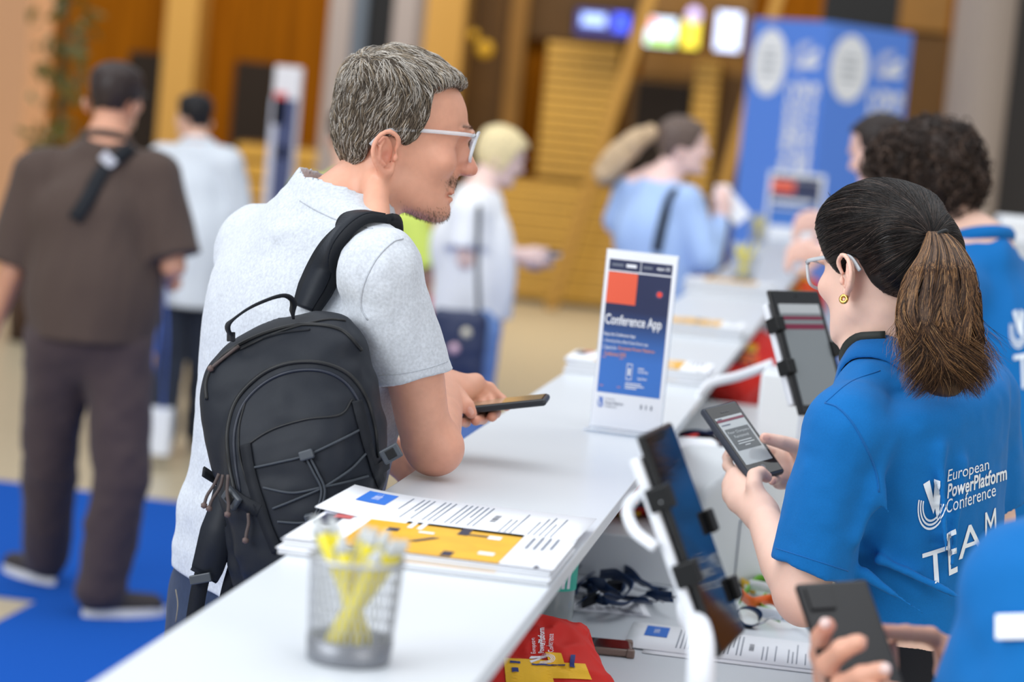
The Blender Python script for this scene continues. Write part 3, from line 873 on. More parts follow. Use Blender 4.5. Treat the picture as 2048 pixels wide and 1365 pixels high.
# ------------------------------------------------------------ acrylic sign holder with the poster
M_acr = mat_clear('acrylic', (.93, .96, 1, 1), .6, .04)
def sign_stand(bl, tl, tr_px, w, h, label, full=True, lean=0.):
    u = nrm((tr_px - tl) * [1, 1, 0]); z = np.array([0, 0, 1.]); n = nrm(np.cross(u, z))
    if n @ CF > 0: n = -n
    root = empty('acrylic_sign', bl, label, 'sign', 'poster signs on the ledge')
    M = np.array([u, n, z]); o = np.asarray(bl, float)
    MB().box(o + u * w / 2 + z * (.003 + h / 2), (w / 2, .0028, h / 2), M, bev=.001).build('acrylic_panel', M_acr, root)
    MB().box(o + u * w / 2 + z * .002 - n * .0, (w / 2, .042, .0018), M, bev=.0008).build('foot', M_acr, root)
    MB().box(o + u * w / 2 + z * (.003 + h / 2) + n * .0031, (w / 2 - .002, .0003, h / 2 - .002), M).build('poster', M_paper, root)
    pl = on_plane(o + n * .0034 + z * .003, u * w, z * h, n)
    x0, x1, y0, y1 = .06, .93, .20, .945
    # the picture area: vertex tones, navy above running into blue below
    k = 8; v = []; f = []; tone = []
    ca, cb = np.array(rgb(64, 122, 206)[:3]), np.array(rgb(38, 46, 82)[:3])
    for i in range(k + 1):
        t = i / k; w_ = min(1, max(0, (t - .2) / .45)); w_ = w_ * w_ * (3 - 2 * w_)
        for x in (x0, x1): v.append(o + n * .0037 + z * .003 + u * w * x + z * h * (y0 + (y1 - y0) * t)); tone.append(ca * (1 - w_) + cb * w_)
    f = np.array([[2 * i, 2 * i + 1, 2 * i + 3, 2 * i + 2] for i in range(k)])
    mesh_obj('poster_picture', v, f, mat('poster_gradient', (1, 1, 1, 1), .45, attr='tone'), root, False, attr=np.array(tone))
    pl('orange_block', mat('poster_orange', rgb(236, 96, 66), .5), [q2(x0, .70, .47, .875)], root, .0007)
    pl('poster_lines', M_paper, [q2(x0, .877, x1, .884), q2(.495, .884, .503, .945)] , root, .0008)
    if full:
        pl('poster_small_text', M_ink, [q2(.10, .908, .26, .922), q2(.53, .908, .66, .922)], root, .0008)
        pl('poster_date', M_paper, [words('eppc 25', .72, .905, .18, .022, .02), q2(.30, .906, .44, .924)], root, .0011)
        a = np.linspace(0, 2 * math.pi, 24, endpoint=False)
        ring = [(np.vstack([np.stack([.79 + .062 * np.cos(a), .775 + .062 * np.sin(a) * w / h], 1), [[.79, .775]]]), [(i, (i + 1) % 24, 24) for i in range(24)])]
        dot = [(np.vstack([np.stack([.79 + .038 * np.cos(a), .775 + .038 * np.sin(a) * w / h], 1), [[.79, .775]]]), [(i, (i + 1) % 24, 24) for i in range(24)])]
        pl('dot_ring', mat('poster_ring', rgb(70, 66, 104), .5), ring, root, .0008)
        pl('red_dot', mat('poster_red', rgb(240, 74, 62), .5), dot, root, .0012)
        pl('title', M_paper, [words('Conference App', .08, .565, .78, .075, .018)], root, .0011)
        pl('instructions', M_paper, [words('Enjoy the Conference App:', .08, .515, .44, .022, .015), words('1. Download the official Guest Events app', .08, .478, .62, .022, .004), words('2. Search for', .08, .443, .2, .022, .004),
                                     q2(.60, .35, .68, .356), words('Google Play', .60, .325, .14, .018, .02), words('App Store', .60, .288, .13, .018, .02),
                                     q2(.44, .262, .66, .268), q2(.44, .249, .70, .255), q2(.44, .236, .60, .242)], root, .0011)
        pl('instructions_orange', mat('poster_orange_text', rgb(240, 160, 120), .5), [words('European Power Platform', .30, .443, .5, .022, .01), words('Conference 2025', .11, .408, .3, .022, .01)], root, .0011)
        pl('phone_icon', M_paper, [q2(.44, .285, .52, .29), q2(.44, .37, .52, .375), q2(.44, .285, .448, .375), q2(.512, .285, .52, .375), q2(.465, .31, .495, .35)], root, .0011)
        pl('code_corners', mat('poster_pink', rgb(226, 150, 150), .5), [q2(.09, .236, .14, .24), q2(.33, .236, .38, .24), q2(.09, .395, .14, .399), q2(.33, .395, .38, .399)], root, .0011)
        pl('poster_logo', M_logo, place(logo2d(), .08, .115, .09, .06), root, .0007)
        pl('poster_footer', M_ink, [words('European', .19, .158, .13, .014), words('Power Platform', .19, .137, .25, .016, .015), words('Conference', .19, .118, .16, .014), q2(.68, .13, .70, .155), q2(.75, .13, .765, .155), q2(.82, .13, .84, .155)], root, .0007)
    else:
        pl('title', M_paper, [q2(.1, .55, .8, .60), q2(.1, .46, .6, .48)], root, .0011)
    return root
_bl = G(1179, 856, 1.152)
_d1 = (_bl - CC) @ CF
_tl = P(1215, 495, _d1)
_d2 = min(np.linspace(3.9, 4.6, 400), key=lambda d: abs(P(1358, 519, d)[2] - _tl[2]))
_tr = P(1358, 519, _d2)
print('SIGN', np.linalg.norm(_tr - _tl), _tl[2] - _bl[2], _d1, _d2)
sign_stand(_bl, _tl, _tr, np.linalg.norm((_tr - _tl)[:2]), _tl[2] - _bl[2] - .003, 'clear acrylic sign with a navy and blue conference app poster on the ledge')
_bl = np.array([*(CC + ray(1526, 470) * (12.95 / ray(1526, 470)[1]))[:2], 1.152]); _d1 = (_bl - CC) @ CF
_tl = P(1522, 340, _d1)
sign_stand(_bl, _tl, P(1622, 350, _d1), .30, .36, 'small distant poster sign with a red corner at the far end of the ledge', False)

# ------------------------------------------------------------ tablets
M_tab = mat('tablet_black', rgb(14, 15, 17), .3, .4)
M_glass = mat('tablet_glass', rgb(26, 27, 30), .06, .6)
M_scr = mat('tablet_screen', rgb(118, 124, 128), .08, .6)
M_stand = mat('stand_white', rgb(228, 231, 238), .4, .4)
M_clip = mat('clip_black', rgb(18, 19, 21), .5, .3)
M_wine = mat('wine_bar', rgb(110, 26, 56), .3)
def frame_from(tl, tr, bl):
    x = nrm(tr - tl); y = nrm(tl - bl); y = nrm(y - x * (x @ y)); return x, y, np.cross(x, y)
def tablet(tl, tr, bl, label, stand_label, foot, post_from, screen_on=True, loop=None):
    x, y, n = frame_from(tl, tr, bl)
    if n @ CF > 0: n = -n
    W = np.linalg.norm(tr - tl); Hh = np.linalg.norm(tl - bl); c = tl + x * W / 2 - y * Hh / 2
    M = np.array([x, y, n])
    root = empty('tablet', c, label, 'tablet', 'tablets on white stands')
    MB().box(c, (W / 2, Hh / 2, .004), M, bev=.003).build('case', M_tab, root)
    MB().box(c + n * .0042, (W / 2 - .004, Hh / 2 - .004, .0004), M).build('glass', M_glass, root)
    if screen_on:
        MB().box(c + n * .0048 - y * .006, (W / 2 - .011, Hh / 2 - .022, .0003), M).build('screen', M_scr, root)
        b = MB()
        b.box(c + n * .0053 + y * Hh * .27, (W / 2 - .012, .003, .0002), M); b.box(c + n * .0053 + y * Hh * .20, (W / 2 - .012, .0045, .0002), M)
        b.build('menu_bars', M_wine, root)
        MB().box(c + n * .0053 + y * Hh * .345, (W / 2 - .012, .008, .0002), M).build('title_bar', mat('title_bar', rgb(168, 172, 176), .2), root)
    MB().lathe(c + n * .0049 + y * (Hh / 2 - .011), [(.0001, .0003), (.0022, .0003), (.0022, 0)], 10, M).build('camera_dot', M_clip, root)
    st = empty('tablet_stand', foot, stand_label, 'stand', 'white tablet stands')
    MB().box(c - n * .012, (W / 2 + .003, Hh / 2 - .02, .0055), M, bev=.003).build('back_plate', M_stand, st)
    for sx in (-1, 1):
        for sy in (-.12, .22) if sx < 0 else (.02, -.3):
            b = MB()
            b.box(c + x * sx * (W / 2 + .005) + y * sy * Hh, (.005, .012, .0125), M, bev=.002)
            b.box(c + x * sx * (W / 2 - .001) + y * sy * Hh + n * .0085, (.009, .012, .003), M, bev=.001)
            b.build('clip', M_clip, st)
    a = c - n * .016 - y * Hh * .18
    MB().tube(spline([a, a - n * .012 - y * .03, post_from, [foot[0], foot[1], foot[2] + .01]], 24), .0135, 14).build('post', M_stand, st, True)
    MB().lathe(foot, [(.001, .0), (.075, .0), (.075, .006), (.02, .012), (.001, .012)], 28).build('base', M_stand, st, True)
    if loop is not None: MB().strip(spline(loop, 30), V(.9, .2, .5), .0055, .005).build('cable_loop', M_stand, st, True)
    return root
# far tablet, in front of the woman
tablet(P(1534, 581, 3.93), P(1634, 583, 4.01), P(1598, 832, 3.877), 'upright black tablet with a lit grey page beside the woman with the ponytail',
       'white stand with black clips holding the lit tablet', P(1614, 830, 4.04) * [1, 1, 0] + [0, 0, .90], P(1616, 800, 4.03))
# near tablet, out of focus
tablet(P(1278, 872, 2.36), P(1336, 846, 2.505), P(1440, 1312, 2.364), 'blurred tablet with a blank reflecting screen at the near edge of the worktop',
       'white stand with black clips holding the blurred near tablet', np.array([-.125, 2.30, .90]), P(1402, 1330, 2.28), False,
       [P(1330, 1000, 2.35), P(1290, 985, 2.37), P(1256, 1015, 2.38), P(1268, 1060, 2.37), P(1310, 1095, 2.35)])
# ------------------------------------------------------------ things on the lower worktop
sheet('letter_sheet', (-.300, 3.405), math.radians(1), .282, .185, 'white printed letter with a blue letterhead lying on the lower worktop', None, .9032, seed=4)
sheet('letter_sheet', (-.27, 3.385), math.radians(1.5), .282, .185, 'white sheet under the lower letter, only its edges showing', None, .9016, prints=False)
sheet('letter_sheet', (-.43, 3.62), math.radians(12), .15, .11, 'small crumpled white paper slip by the navy lanyards', None, .9014, logo=False, seed=7)
# clear brown phone lying on the worktop
M_phc = mat('phone_case_brown', rgb(120, 98, 88), .25, .5)
M_phd = mat('phone_glass_dark', rgb(30, 27, 27), .08, .6)
c = G(1170, 1299, .9) + [0, .0, .0062]
u = nrm(V(1, -.12, .0) * [1, 1, 0]); w = nrm(np.cross([0, 0, 1], u)); M = np.array([u, w, [0, 0, 1]])
ph = empty('phone', c - [0, 0, .0062], 'phone in a clear brown case lying beside the red bag', 'phone', None)
MB().box(c, (.066, .034, .0052), M, bev=.003).build('case', M_phc, ph)
MB().box(c + [0, 0, .0053], (.061, .029, .0004), M).build('glass', M_phd, ph)
for sx in (-1, 1):
    for sy in (-1, 1): MB().box(c + u * sx * .063 + w * sy * .031, (.006, .006, .0062), M, bev=.0025).build('corner_bumper', M_phc, ph)
# bottle
b0 = G(1092, 1256, .9); b0[2] = .9
bt_ = empty('bottle', b0, 'bottle with a teal label half hidden under the ledge', 'bottle')
MB().lathe(b0, [(.001, .001), (.03, .001), (.036, .008), (.038, .02), (.038, .17), (.03, .2), (.014, .215), (.014, .226), (.001, .226)], 32).build('bottle_body', mat('bottle_plastic', rgb(176, 184, 184), .12, .5, trans=.4), bt_, True)
MB().lathe(b0, [(.0384, .062), (.0388, .064), (.0388, .155), (.0384, .157)], 32).build('label_band', mat('bottle_teal', rgb(48, 186, 160), .45), bt_, True)
MB().lathe(b0, [(.001, .226), (.015, .226), (.015, .228), (.001, .2285)], 20).build('cap', mat('bottle_cap', rgb(230, 235, 235), .4), bt_, True)
_bv, _bf = [], []
for k in range(9):
    a = math.radians(-70 + k * 8); _bv += [b0 + [.0391 * math.cos(a), .0391 * math.sin(a), z] for z in (.064, .155)]
_bm = bvh_of(_bv, [[2 * k, 2 * k + 2, 2 * k + 3, 2 * k + 1] for k in range(8)])
for nm, a0, a1, z0, z1 in (('label_code', -58, -50, .066, .078), ('label_text', -44, -36, .066, .1)):
    v = [b0 + [.0393 * math.cos(math.radians(a)), .0393 * math.sin(math.radians(a)), z] for a, z in ((a0, z0), (a1, z0), (a1, z1), (a0, z1))]
    MB().add(v, [[0, 1, 2, 3]]).build(nm, M_paper, bt_)
# lanyard heaps: each strap its own
def lanyard(pts, w, mt, label, group, side=None, clip=None, name='lanyard'):
    pts = np.asarray(pts, float); root = empty(name, pts[0], label, 'lanyard', group)
    sp = spline(pts, 46)
    MB().strip(sp, side if side is not None else V(.25, .3, .9), w, .0012).build('strap', mt, root, True)
    e = sp[-1]; d = nrm(sp[-1] - sp[-3])
    MB().tube([e, e + d * .012], .0022, 8).tube([e + d * .012, e + d * .02 + [0, .003, 0.002], e + d * .03], .0014, 6).build('metal_clip', M_wire, root, True)
    return root
M_lnavy = mat('lanyard_navy', rgb(24, 52, 92), .5, .3, var=.15, vscale=60)
M_lblack = mat('lanyard_buckle', rgb(22, 24, 32), .4, .4)
rg = np.random.default_rng(11)
loops = [
 [(1132, 1188), (1150, 1140), (1190, 1132), (1225, 1145), (1245, 1180), (1215, 1205)],
 [(1145, 1196), (1165, 1160), (1210, 1140), (1255, 1142), (1290, 1170), (1330, 1180)],
 [(1160, 1205), (1190, 1180), (1230, 1160), (1275, 1160), (1320, 1188)],
 [(1150, 1170), (1175, 1175), (1205, 1200), (1250, 1208), (1290, 1192), (1345, 1195)],
 [(1135, 1180), (1180, 1165), (1215, 1175), (1240, 1195), (1300, 1203)],
 [(1200, 1150), (1235, 1150), (1262, 1172), (1240, 1198), (1205, 1190)]]
for i, L in enumerate(loops):
    z = .904 + .006 * i
    pts = [G(x, y, z + .012 * math.sin(2.1 * k + i)) for k, (x, y) in enumerate(L)]
    lanyard(pts, .0085, M_lnavy, ['navy lanyard arched highest over the heap by the teal bottle', 'navy lanyard trailing furthest right from the heap by the teal bottle', 'navy lanyard across the middle of the heap by the teal bottle',
        'navy lanyard lying lowest along the front of the heap by the teal bottle', 'navy lanyard at the left end of the heap by the teal bottle', 'navy lanyard curled into a small loop on the heap by the teal bottle'][i], 'navy lanyards heaped under the ledge')
for i, (x, y) in enumerate(((1205, 1190), (1228, 1172), (1180, 1200))):
    c = G(x, y, .914 + .004 * i) 
    o = MB().box(c, (.013, .009, .005), np.array([nrm(V(1, -.2 + .3 * i, 0)), nrm(V(.2, 1, .6)), nrm(np.cross(V(1, -.2 + .3 * i, 0), V(.2, 1, .6)))]) , bev=.0015).build('buckle', M_lblack)
    tag(o, ['black buckle lying in the middle of the navy lanyards', 'black buckle highest on the navy lanyards', 'black buckle lowest at the left of the navy lanyards'][i], 'buckle', 'buckles on the navy lanyards')
cols = [('white', rgb(236, 238, 244)), ('yellow', rgb(238, 190, 50)), ('green', rgb(110, 170, 60)), ('white', rgb(230, 234, 242)), ('orange', rgb(232, 110, 48)), ('white', rgb(238, 240, 244))]
ml = [mat('lanyard_' + n + str(i), c_, .5, .3) for i, (n, c_) in enumerate(cols)]
cl = [[(1490, 1180), (1530, 1195), (1570, 1220), (1610, 1245)], [(1480, 1165), (1510, 1180), (1545, 1185), (1580, 1200)], [(1480, 1200), (1515, 1160), (1540, 1175), (1520, 1215), (1560, 1235)],
      [(1520, 1225), (1560, 1232), (1600, 1240), (1630, 1256)], [(1482, 1190), (1505, 1205), (1540, 1200), (1575, 1215)], [(1500, 1170), (1540, 1178), (1575, 1192), (1605, 1215)]]
for i, L in enumerate(cl):
    pts = [G(x, y, .903 + .005 * i + .004 * math.sin(2 * k)) for k, (x, y) in enumerate(L)]
    lanyard(pts, .0085, ml[i], ['white lanyard running lowest of the coloured heap beside the woman\'s elbow', 'yellow lanyard in the coloured heap beside the woman\'s elbow', 'green lanyard looped in the coloured heap beside the woman\'s elbow',
        'white lanyard furthest right under the woman\'s elbow', 'orange lanyard in the coloured heap beside the woman\'s elbow', 'white lanyard topmost in the coloured heap beside the woman\'s elbow'][i], 'coloured lanyards by the woman\'s elbow', side=V(.1, .9, .4))
pts = [G(1495, 1235, .915) + np.array([.02 * math.cos(t) * 1.0, .012 * math.sin(t * .9), .012 * math.sin(t)]) for t in np.linspace(0, 5.6, 12)]
lanyard(pts, .009, M_lnavy, 'navy lanyard rolled up in front of the coloured lanyards', 'coloured lanyards by the woman\'s elbow')
# red tote bags
M_red = mat('tote_red', rgb(206, 36, 26), .6, .3, bump=.15, bscale=300)
M_toty = mat('tote_yellow', rgb(244, 190, 48), .6, .3)
M_toto = mat('tote_orange', rgb(240, 110, 30), .6, .3)
def tote(name, c, r, M, label, seed, res=.006, lumps=()):
    c = np.asarray(c, float)
    F = Field().u(ell(c, r, M), .02)
    for o, rr in lumps: F.u(ell(c + np.asarray(o), rr), .03)
    F.d(lambda p, d: d + .011 * noise3(p * 22 + seed, seed) + .010 * np.abs(noise3(p * 38 + seed, seed + 1)))
    F.i(plane((0, 0, c[2] - r[2] * .8 if name == 0 else .9015), (0, 0, -1)), .002)
    v, f = F.mesh(res)
    root = empty('tote_bag', (c[0], c[1], v[:, 2].min()), label, 'bag', 'red tote bags behind the ledge')
    mesh_obj('bag_body', v, f, M_red, root)
    return root, bvh_of(v, f), v, f
tb, bv, tv, tf = tote(1, G(1085, 1352, .93) + [-.015, .03, 0], (.085, .10, .075), None, 'red tote bag with yellow panel and white lettering at the near worktop end', 3, .004, [((.03, -.06, -.01), (.09, .08, .05)), ((-.05, -.09, .01), (.08, .09, .06))])
lay_text('yellow_panel', M_toty, tb, bv, [q2(0, 0, .55, .9), q2(.5, .3, 1, .85), q2(.55, .8, .75, 1.2)], [(1012, 1372), (1190, 1378), (1166, 1322), (1006, 1312)], .0015, .04)
lay_text('bag_lettering', M_paper, tb, bv, [words('European', 0, .72, .62, .25), words('PowerPlatform', 0, .38, 1, .27, .02), words('Conference', 0, .03, .72, .25)], [(1108, 1306), (1106, 1256), (1058, 1262), (1058, 1310)], .002, .05)
lay_text('bag_mark', M_paper, tb, bv, place(logo2d(), 0, 0, 1, 1), [(1110, 1330), (1108, 1308), (1056, 1312), (1058, 1332)], .002, .08)
lay_text('bag_dashes', mat('tote_blue', rgb(30, 50, 120), .6), tb, bv, [q2(0, .4, .14, .5), q2(.3, .35, .8, .42), q2(.86, .3, .92, .9), q2(.02, 0, .1, .2)], [(1020, 1345), (1160, 1352), (1160, 1310), (1016, 1305)], .003, .05)
for i, (px, py, zr, d, r, lb) in enumerate((
    (1262, 1000, .9755, 4.25, (.06, .16, .07), 'red tote bag on the raised shelf behind the blurred tablet'),
    (1490, 700, .9005, 7.0, (.12, .45, .112), 'bright red tote bag below the ledge left of the lit tablet'),
    (1388, 985, .9755, 4.42, (.045, .06, .075), 'small red and yellow bag between the blurred tablet and the white printer'),
    (1600, 566, .9005, 10.2, (.12, .2, .12), 'distant orange red bag beside the far worktop hands'))):
    c = P(px, py, d); c[2] = zr + r[2] * .8
    root, b_, v, f = tote(0, c, r, None, lb, 20 + i, .007 if i != 1 else .009)
    for q in range(4 + i % 2):
        x, y = px + rg.normal(0, 18), py + rg.normal(0, 22)
        w_ = 10 + rg.random() * 14
        lay_text('bag_print', [M_toty, M_toto, mat('tote_dark', rgb(40, 30, 60), .6)][q % 3], root, b_, [q2(0, 0, 1, 1)], [(x - w_, y + w_ * .5), (x + w_ * .8, y + w_ * .7), (x + w_, y - w_ * .4), (x - w_ * .7, y - w_ * .6)], .002, .2)
tag(MB().strip(spline([P(1392, 800, 4.6), P(1420, 768, 4.62), P(1480, 752, 4.64), P(1545, 728, 4.66)], 24), V(0, .9, .4), .010, .003).build('white_strap', M_stand, None, True), 'white strap lying across the bright red bag below the ledge', 'strap')
# printer and white equipment boxes
pr = empty('badge_printer', P(1520, 1060, 4.0) * [1, 1, 0] + [0, 0, .9], 'white rounded badge printer on the worktop behind the hands holding the phone', 'printer')
a = P(1398, 1040, 3.99); b_ = P(1612, 1060, 4.05)
ux = nrm((b_ - a) * [1, 1, 0]); uy = np.cross([0, 0, 1], ux); Wp = np.linalg.norm((b_ - a)[:2]); M = np.array([ux, uy, [0, 0, 1]])
c = np.array([a[0], a[1], 0]) + ux * Wp / 2 + uy * .12
zt = P(1470, 930, 4.02)[2]
F = Field().u(rbox(c + [0, 0, (.9 + zt) / 2], (Wp / 2, .12, (zt - .9) / 2), .012, M)).s(plane(np.array([a[0], a[1], 0]) + [0, 0, zt - .065], nrm(np.array([0, 0, 1.]) * .8 - ux * .7) * -1), .01)
F = Field().u(rbox(c + [0, 0, (.9 + zt) / 2 + .0008], (Wp / 2, .12, (zt - .9) / 2), .012, M)).i(plane(np.array([a[0], a[1], zt - .045]), nrm(np.array([0, 0, .8]) - ux * .7)), .012)
v, f = F.mesh(.006)
mesh_obj('housing', v, f, M_white2, pr)
sm = MB()
s0 = np.array([a[0], a[1], 0]) + ux * Wp * .38 - uy * .0012
sm.box(s0 + [0, 0, (.9 + zt - .09) / 2], (.0008, .001, (zt - .09 - .9) / 2), M); sm.box(s0 + ux * Wp * .3 + [0, 0, zt - .09], (Wp * .3, .001, .0008), M)
sm.build('seam', M_ink, pr)
bx = P(1562, 815, 4.62); zt = P(1562, 740, 4.62)[2]
tag(MB().box((bx[0] + .02, bx[1], (.9 + zt) / 2), (.06, .09, (zt - .9) / 2), bev=.006).build('equipment_box', M_white2), 'tall white equipment box behind the lit tablet stand', 'box')
bx = P(1440, 818, 4.45); 
tag(MB().box((bx[0], bx[1], .988), (.10, .12, .011), bev=.003).build('paper_pile', M_paper), 'low pile of white paper on the shelf above the held phone', 'paper')
bx = P(1372, 915, 4.3)
wr = empty('paper_roll', bx, 'white paper roll lying behind the blurred tablet', 'roll')
MB().lathe(bx, [(.012, -.05), (.034, -.05), (.036, -.045), (.036, .045), (.034, .05), (.012, .05)], 24, np.array([[0, 0, 1.], nrm(V(.3, 0, 1) * [1, 1, 0]), nrm(np.cross([0, 0, 1], V(.3, 0, 1)))])).build('roll', M_paper, wr, True)
for i in range(3):
    c = P(1392 + 22 * i, 880 + 12 * (i % 2), 4.35)
    pts = [c + V(.03 * math.cos(t), .016 * math.sin(t), .03 * math.sin(1.3 * t)) for t in np.linspace(0, 5.5 + i, 12)]
    lanyard(pts, .008, M_lnavy if i != 1 else M_lblack, 'dark rolled lanyard above the held phone, %s of the three' % ['leftmost', 'middle', 'rightmost'][i], 'dark lanyards behind the held phone')
# spare pen between ledge and blurred tablet
pen(G(1330, 872, 1.09), G(1362, 866, 1.09), 'white pen tip peeping out under the ledge above the blurred tablet', None)
# ------------------------------------------------------------ figures
def skin_mat(name, c, bump=.4):
    return mat(name, c, .44, .46, attr='tone', sss=.12, bump=bump, bscale=1100)
M_skin = skin_mat('skin', (.6, .35, .25, 1))
def M_cloth(name, c, bump=.25, bscale=900, var=.04, rough=.85, vscale=400, sheen=.1):
    return mat(name, c, rough, .2, bump=bump, bscale=bscale, var=var, vscale=vscale, sheen=sheen)
M_hair = mat('hair', (.1, .08, .06, 1), .36, .22, attr='tone')
def frame(fwd, up):
    f = nrm(fwd); u = nrm(np.asarray(up) - f * (np.asarray(up) @ f)); return np.array([np.cross(f, u), f, u])
HEAD = np.array([  # z, front, back, left, right   (origin level with the ear)
 (-.074, .104, .074, -.012, .012), (-.066, .113, .045, -.033, .033), (-.052, .1145, .018, -.046, .046), (-.036, .1135, -.008, -.054, .054),
 (-.015, .114, -.036, -.060, .060), (.006, .114, -.050, -.0645, .0645), (.030, .115, -.057, -.068, .068), (.050, .121, -.060, -.0715, .0715),
 (.070, .119, -.060, -.074, .074), (.090, .112, -.056, -.0735, .0735), (.110, .096, -.045, -.066, .066), (.126, .066, -.022, -.047, .047), (.135, .040, .0, -.026, .026)])
EAR = [(.015, .0065), (.0155, .016), (.012, .0235), (-.001, .0286), (-.0135, .019), (-.018, .002), (-.0125, -.0135), (-.003, -.0225), (.006, -.0265), (.0135, -.023), (.0165, -.012)]
def head_field(F, o, M, s=1., ears=(1, 1), detail=True, nose=1., off=0.):
    o = np.asarray(o, float)
    L = lambda x, y, z: o + (np.array([x, y, z]) * s) @ M
    R = HEAD.copy() * s; R[:, 1] += off; R[:, 2] -= off; R[:, 3] -= off; R[:, 4] += off
    F.u(loft(o, M, R, 2.35, nfront=2.1), .01)
    F.u(rc(L(0, .119, .038), L(0, .1395, .0065), .0070 * s, .0095 * s), .009 * s)
    F.u(rc(L(0, .110, .040), L(0, .122, .007), .0085 * s, .0125 * s), .008 * s)
    F.u(rc(L(0, .116, .034), L(0, .131, .007), .0072 * s, .0095 * s), .006 * s)
    F.u(ell(L(0, .1145, -.014), np.array([.020, .0075, .012]) * s, M), .008 * s)     # nose
    for q in (-1, 1):
        F.u(ell(L(q * .0105, .126, .0025), np.array([.0078, .012, .0075]) * s, M), .006 * s)
        F.u(ell(L(q * .043, .085, .006), np.array([.020, .022, .018]) * s, M), .02 * s)  # cheekbone
        F.u(rc(L(q * .047, .028, -.040), L(q * .018, .098, -.060), .014 * s, .011 * s), .02 * s)
    F.u(ell(L(0, .110, -.060), np.array([.017, .011, .013]) * s, M), .012 * s)       # chin
    F.u(ell(L(0, .122, .054), np.array([.042, .009, .008]) * s, M), .012 * s)        # brow
    if detail:
        for q in (-1, 1):
            F.s(ell(L(q * .033, .116, .035), np.array([.017, .012, .0105]) * s, M), .009 * s)
            F.u(ell(L(q * .032, .0915, .034), np.array([.0145, .0135, .0125]) * s, M), .002 * s)   # lid over the eyeball
            F.s(ell(L(q * .031, .1055, .0325), np.array([.0115, .004, .0022]) * s, M), .0015 * s)
            F.u(rc(L(q * .014, .118, .058), L(q * .046, .106, .056), .004 * s, .003 * s), .006 * s)
            F.s(ell(L(q * .007, .130, -.0045), np.array([.004, .007, .003]) * s, M), .002 * s)
            F.s(rc(L(q * .017, .124, -.006), L(q * .030, .110, -.034), .0028 * s, .002 * s), .008 * s)  # fold beside the mouth
        F.u(ell(L(0, .1125, -.026), np.array([.022, .0085, .0085]) * s, M), .006 * s)
        F.u(ell(L(0, .1150, -.031), np.array([.024, .0065, .0045]) * s, M), .002 * s)
        F.u(ell(L(0, .1145, -.041), np.array([.022, .0072, .0055]) * s, M), .003 * s)
        F.s(tub([L(-.027, .105, -.0375), L(-.012, .1155, -.0358), L(.012, .1155, -.0358), L(.027, .105, -.0375)], .0022 * s), .0025 * s)
    for q, on in zip((-1, 1), ears):
        if not on: continue
        E = []
        for i, (a, b) in enumerate(EAR):
            t = i / (len(EAR) - 1)
            outw = .0715 + .018 * math.sin(math.pi * min(1, .12 + t * .95)) 
            E.append(L(q * outw, a, b))
        sp = spline(E, 22)
        F.u(tub(sp, np.interp(np.linspace(0, 1, 22), [0, .15, .5, .75, .9, 1], np.array([.0028, .0036, .0034, .0042, .006, .004]) * s)), .002 * s)
        F.u(ell(L(q * .077, -.002, .0), np.array([.0055, .0155, .023]) * s, frame(M[1] + M[0] * (-q * .42), M[2])), .004 * s)
        if detail:
            F.s(ell(L(q * .087, .004, -.004), np.array([.0095, .0066, .0088]) * s, M), .003 * s)
            F.u(tub([L(q * .083, -.004, .019), L(q * .087, -.0085, .006), L(q * .085, -.006, -.010), L(q * .082, .004, -.0165)], .0026 * s), .003 * s)
            F.u(ell(L(q * .078, .0165, -.004), np.array([.004, .004, .0065]) * s, M), .003 * s)
            F.s(ell(L(q * .085, .0, .021), np.array([.005, .009, .0026]) * s, M), .002 * s)
    return L
def limb(F, pts, rs, k=.02): F.u(tub(pts, rs), k)
def hand_field(F, wrist, knuckles, fingers, thumb, r=.0085, palm=.013, k=.006, thumb_r=None):
    # fingers: joints after each knuckle; every finger its own chain
    wrist = np.asarray(wrist, float)
    for kn in knuckles: F.u(rc(wrist, kn, palm * 1.35, palm * .82), .014)
    for i in range(len(knuckles) - 1): F.u(rc(knuckles[i], knuckles[i + 1], palm * .8), .008)
    sz = [1, 1.04, .98, .86]
    for i, (kn, fg) in enumerate(zip(knuckles, fingers)):
        pts = [np.asarray(kn)] + [np.asarray(q) for q in fg]; n = len(pts)
        rr = np.linspace(1.08, .84, n) * r * sz[i]
        F.u(tub(pts, rr), .0035)
        for j in range(1, n - 1): F.u(ell(pts[j], [rr[j] * 1.06] * 3), .003)
    n = len(thumb); tr = thumb_r or r * 1.15
    F.u(tub(thumb, np.linspace(1.45, .9, n) * tr), .010)
def cut(p, pl, k=0.):
    return Prim(lambda x: np.maximum(p.f(x), pl.f(x)), p.c, p.r)
def folds(amp, fx, seed, axis=None):
    def fn(p, d):
        q = p * fx
        if axis is not None: q = q - np.outer(q @ axis, axis) * .75
        return d + amp * noise3(q, seed) + amp * .5 * noise3(q * 2.3 + 5, seed + 1)
    return fn
def skin_tone(p, base, reds=(), seed=1, amt=.05):
    c = shade_tone(base, p, amt, 70, seed)
    for q, r, w in reds:
        d = np.linalg.norm(p - np.asarray(q), axis=1)
        k = (np.exp(-(d / r) ** 2) * w)[:, None]
        c = c * (1 - k) + k * np.array([.62, .16, .11])
    return c
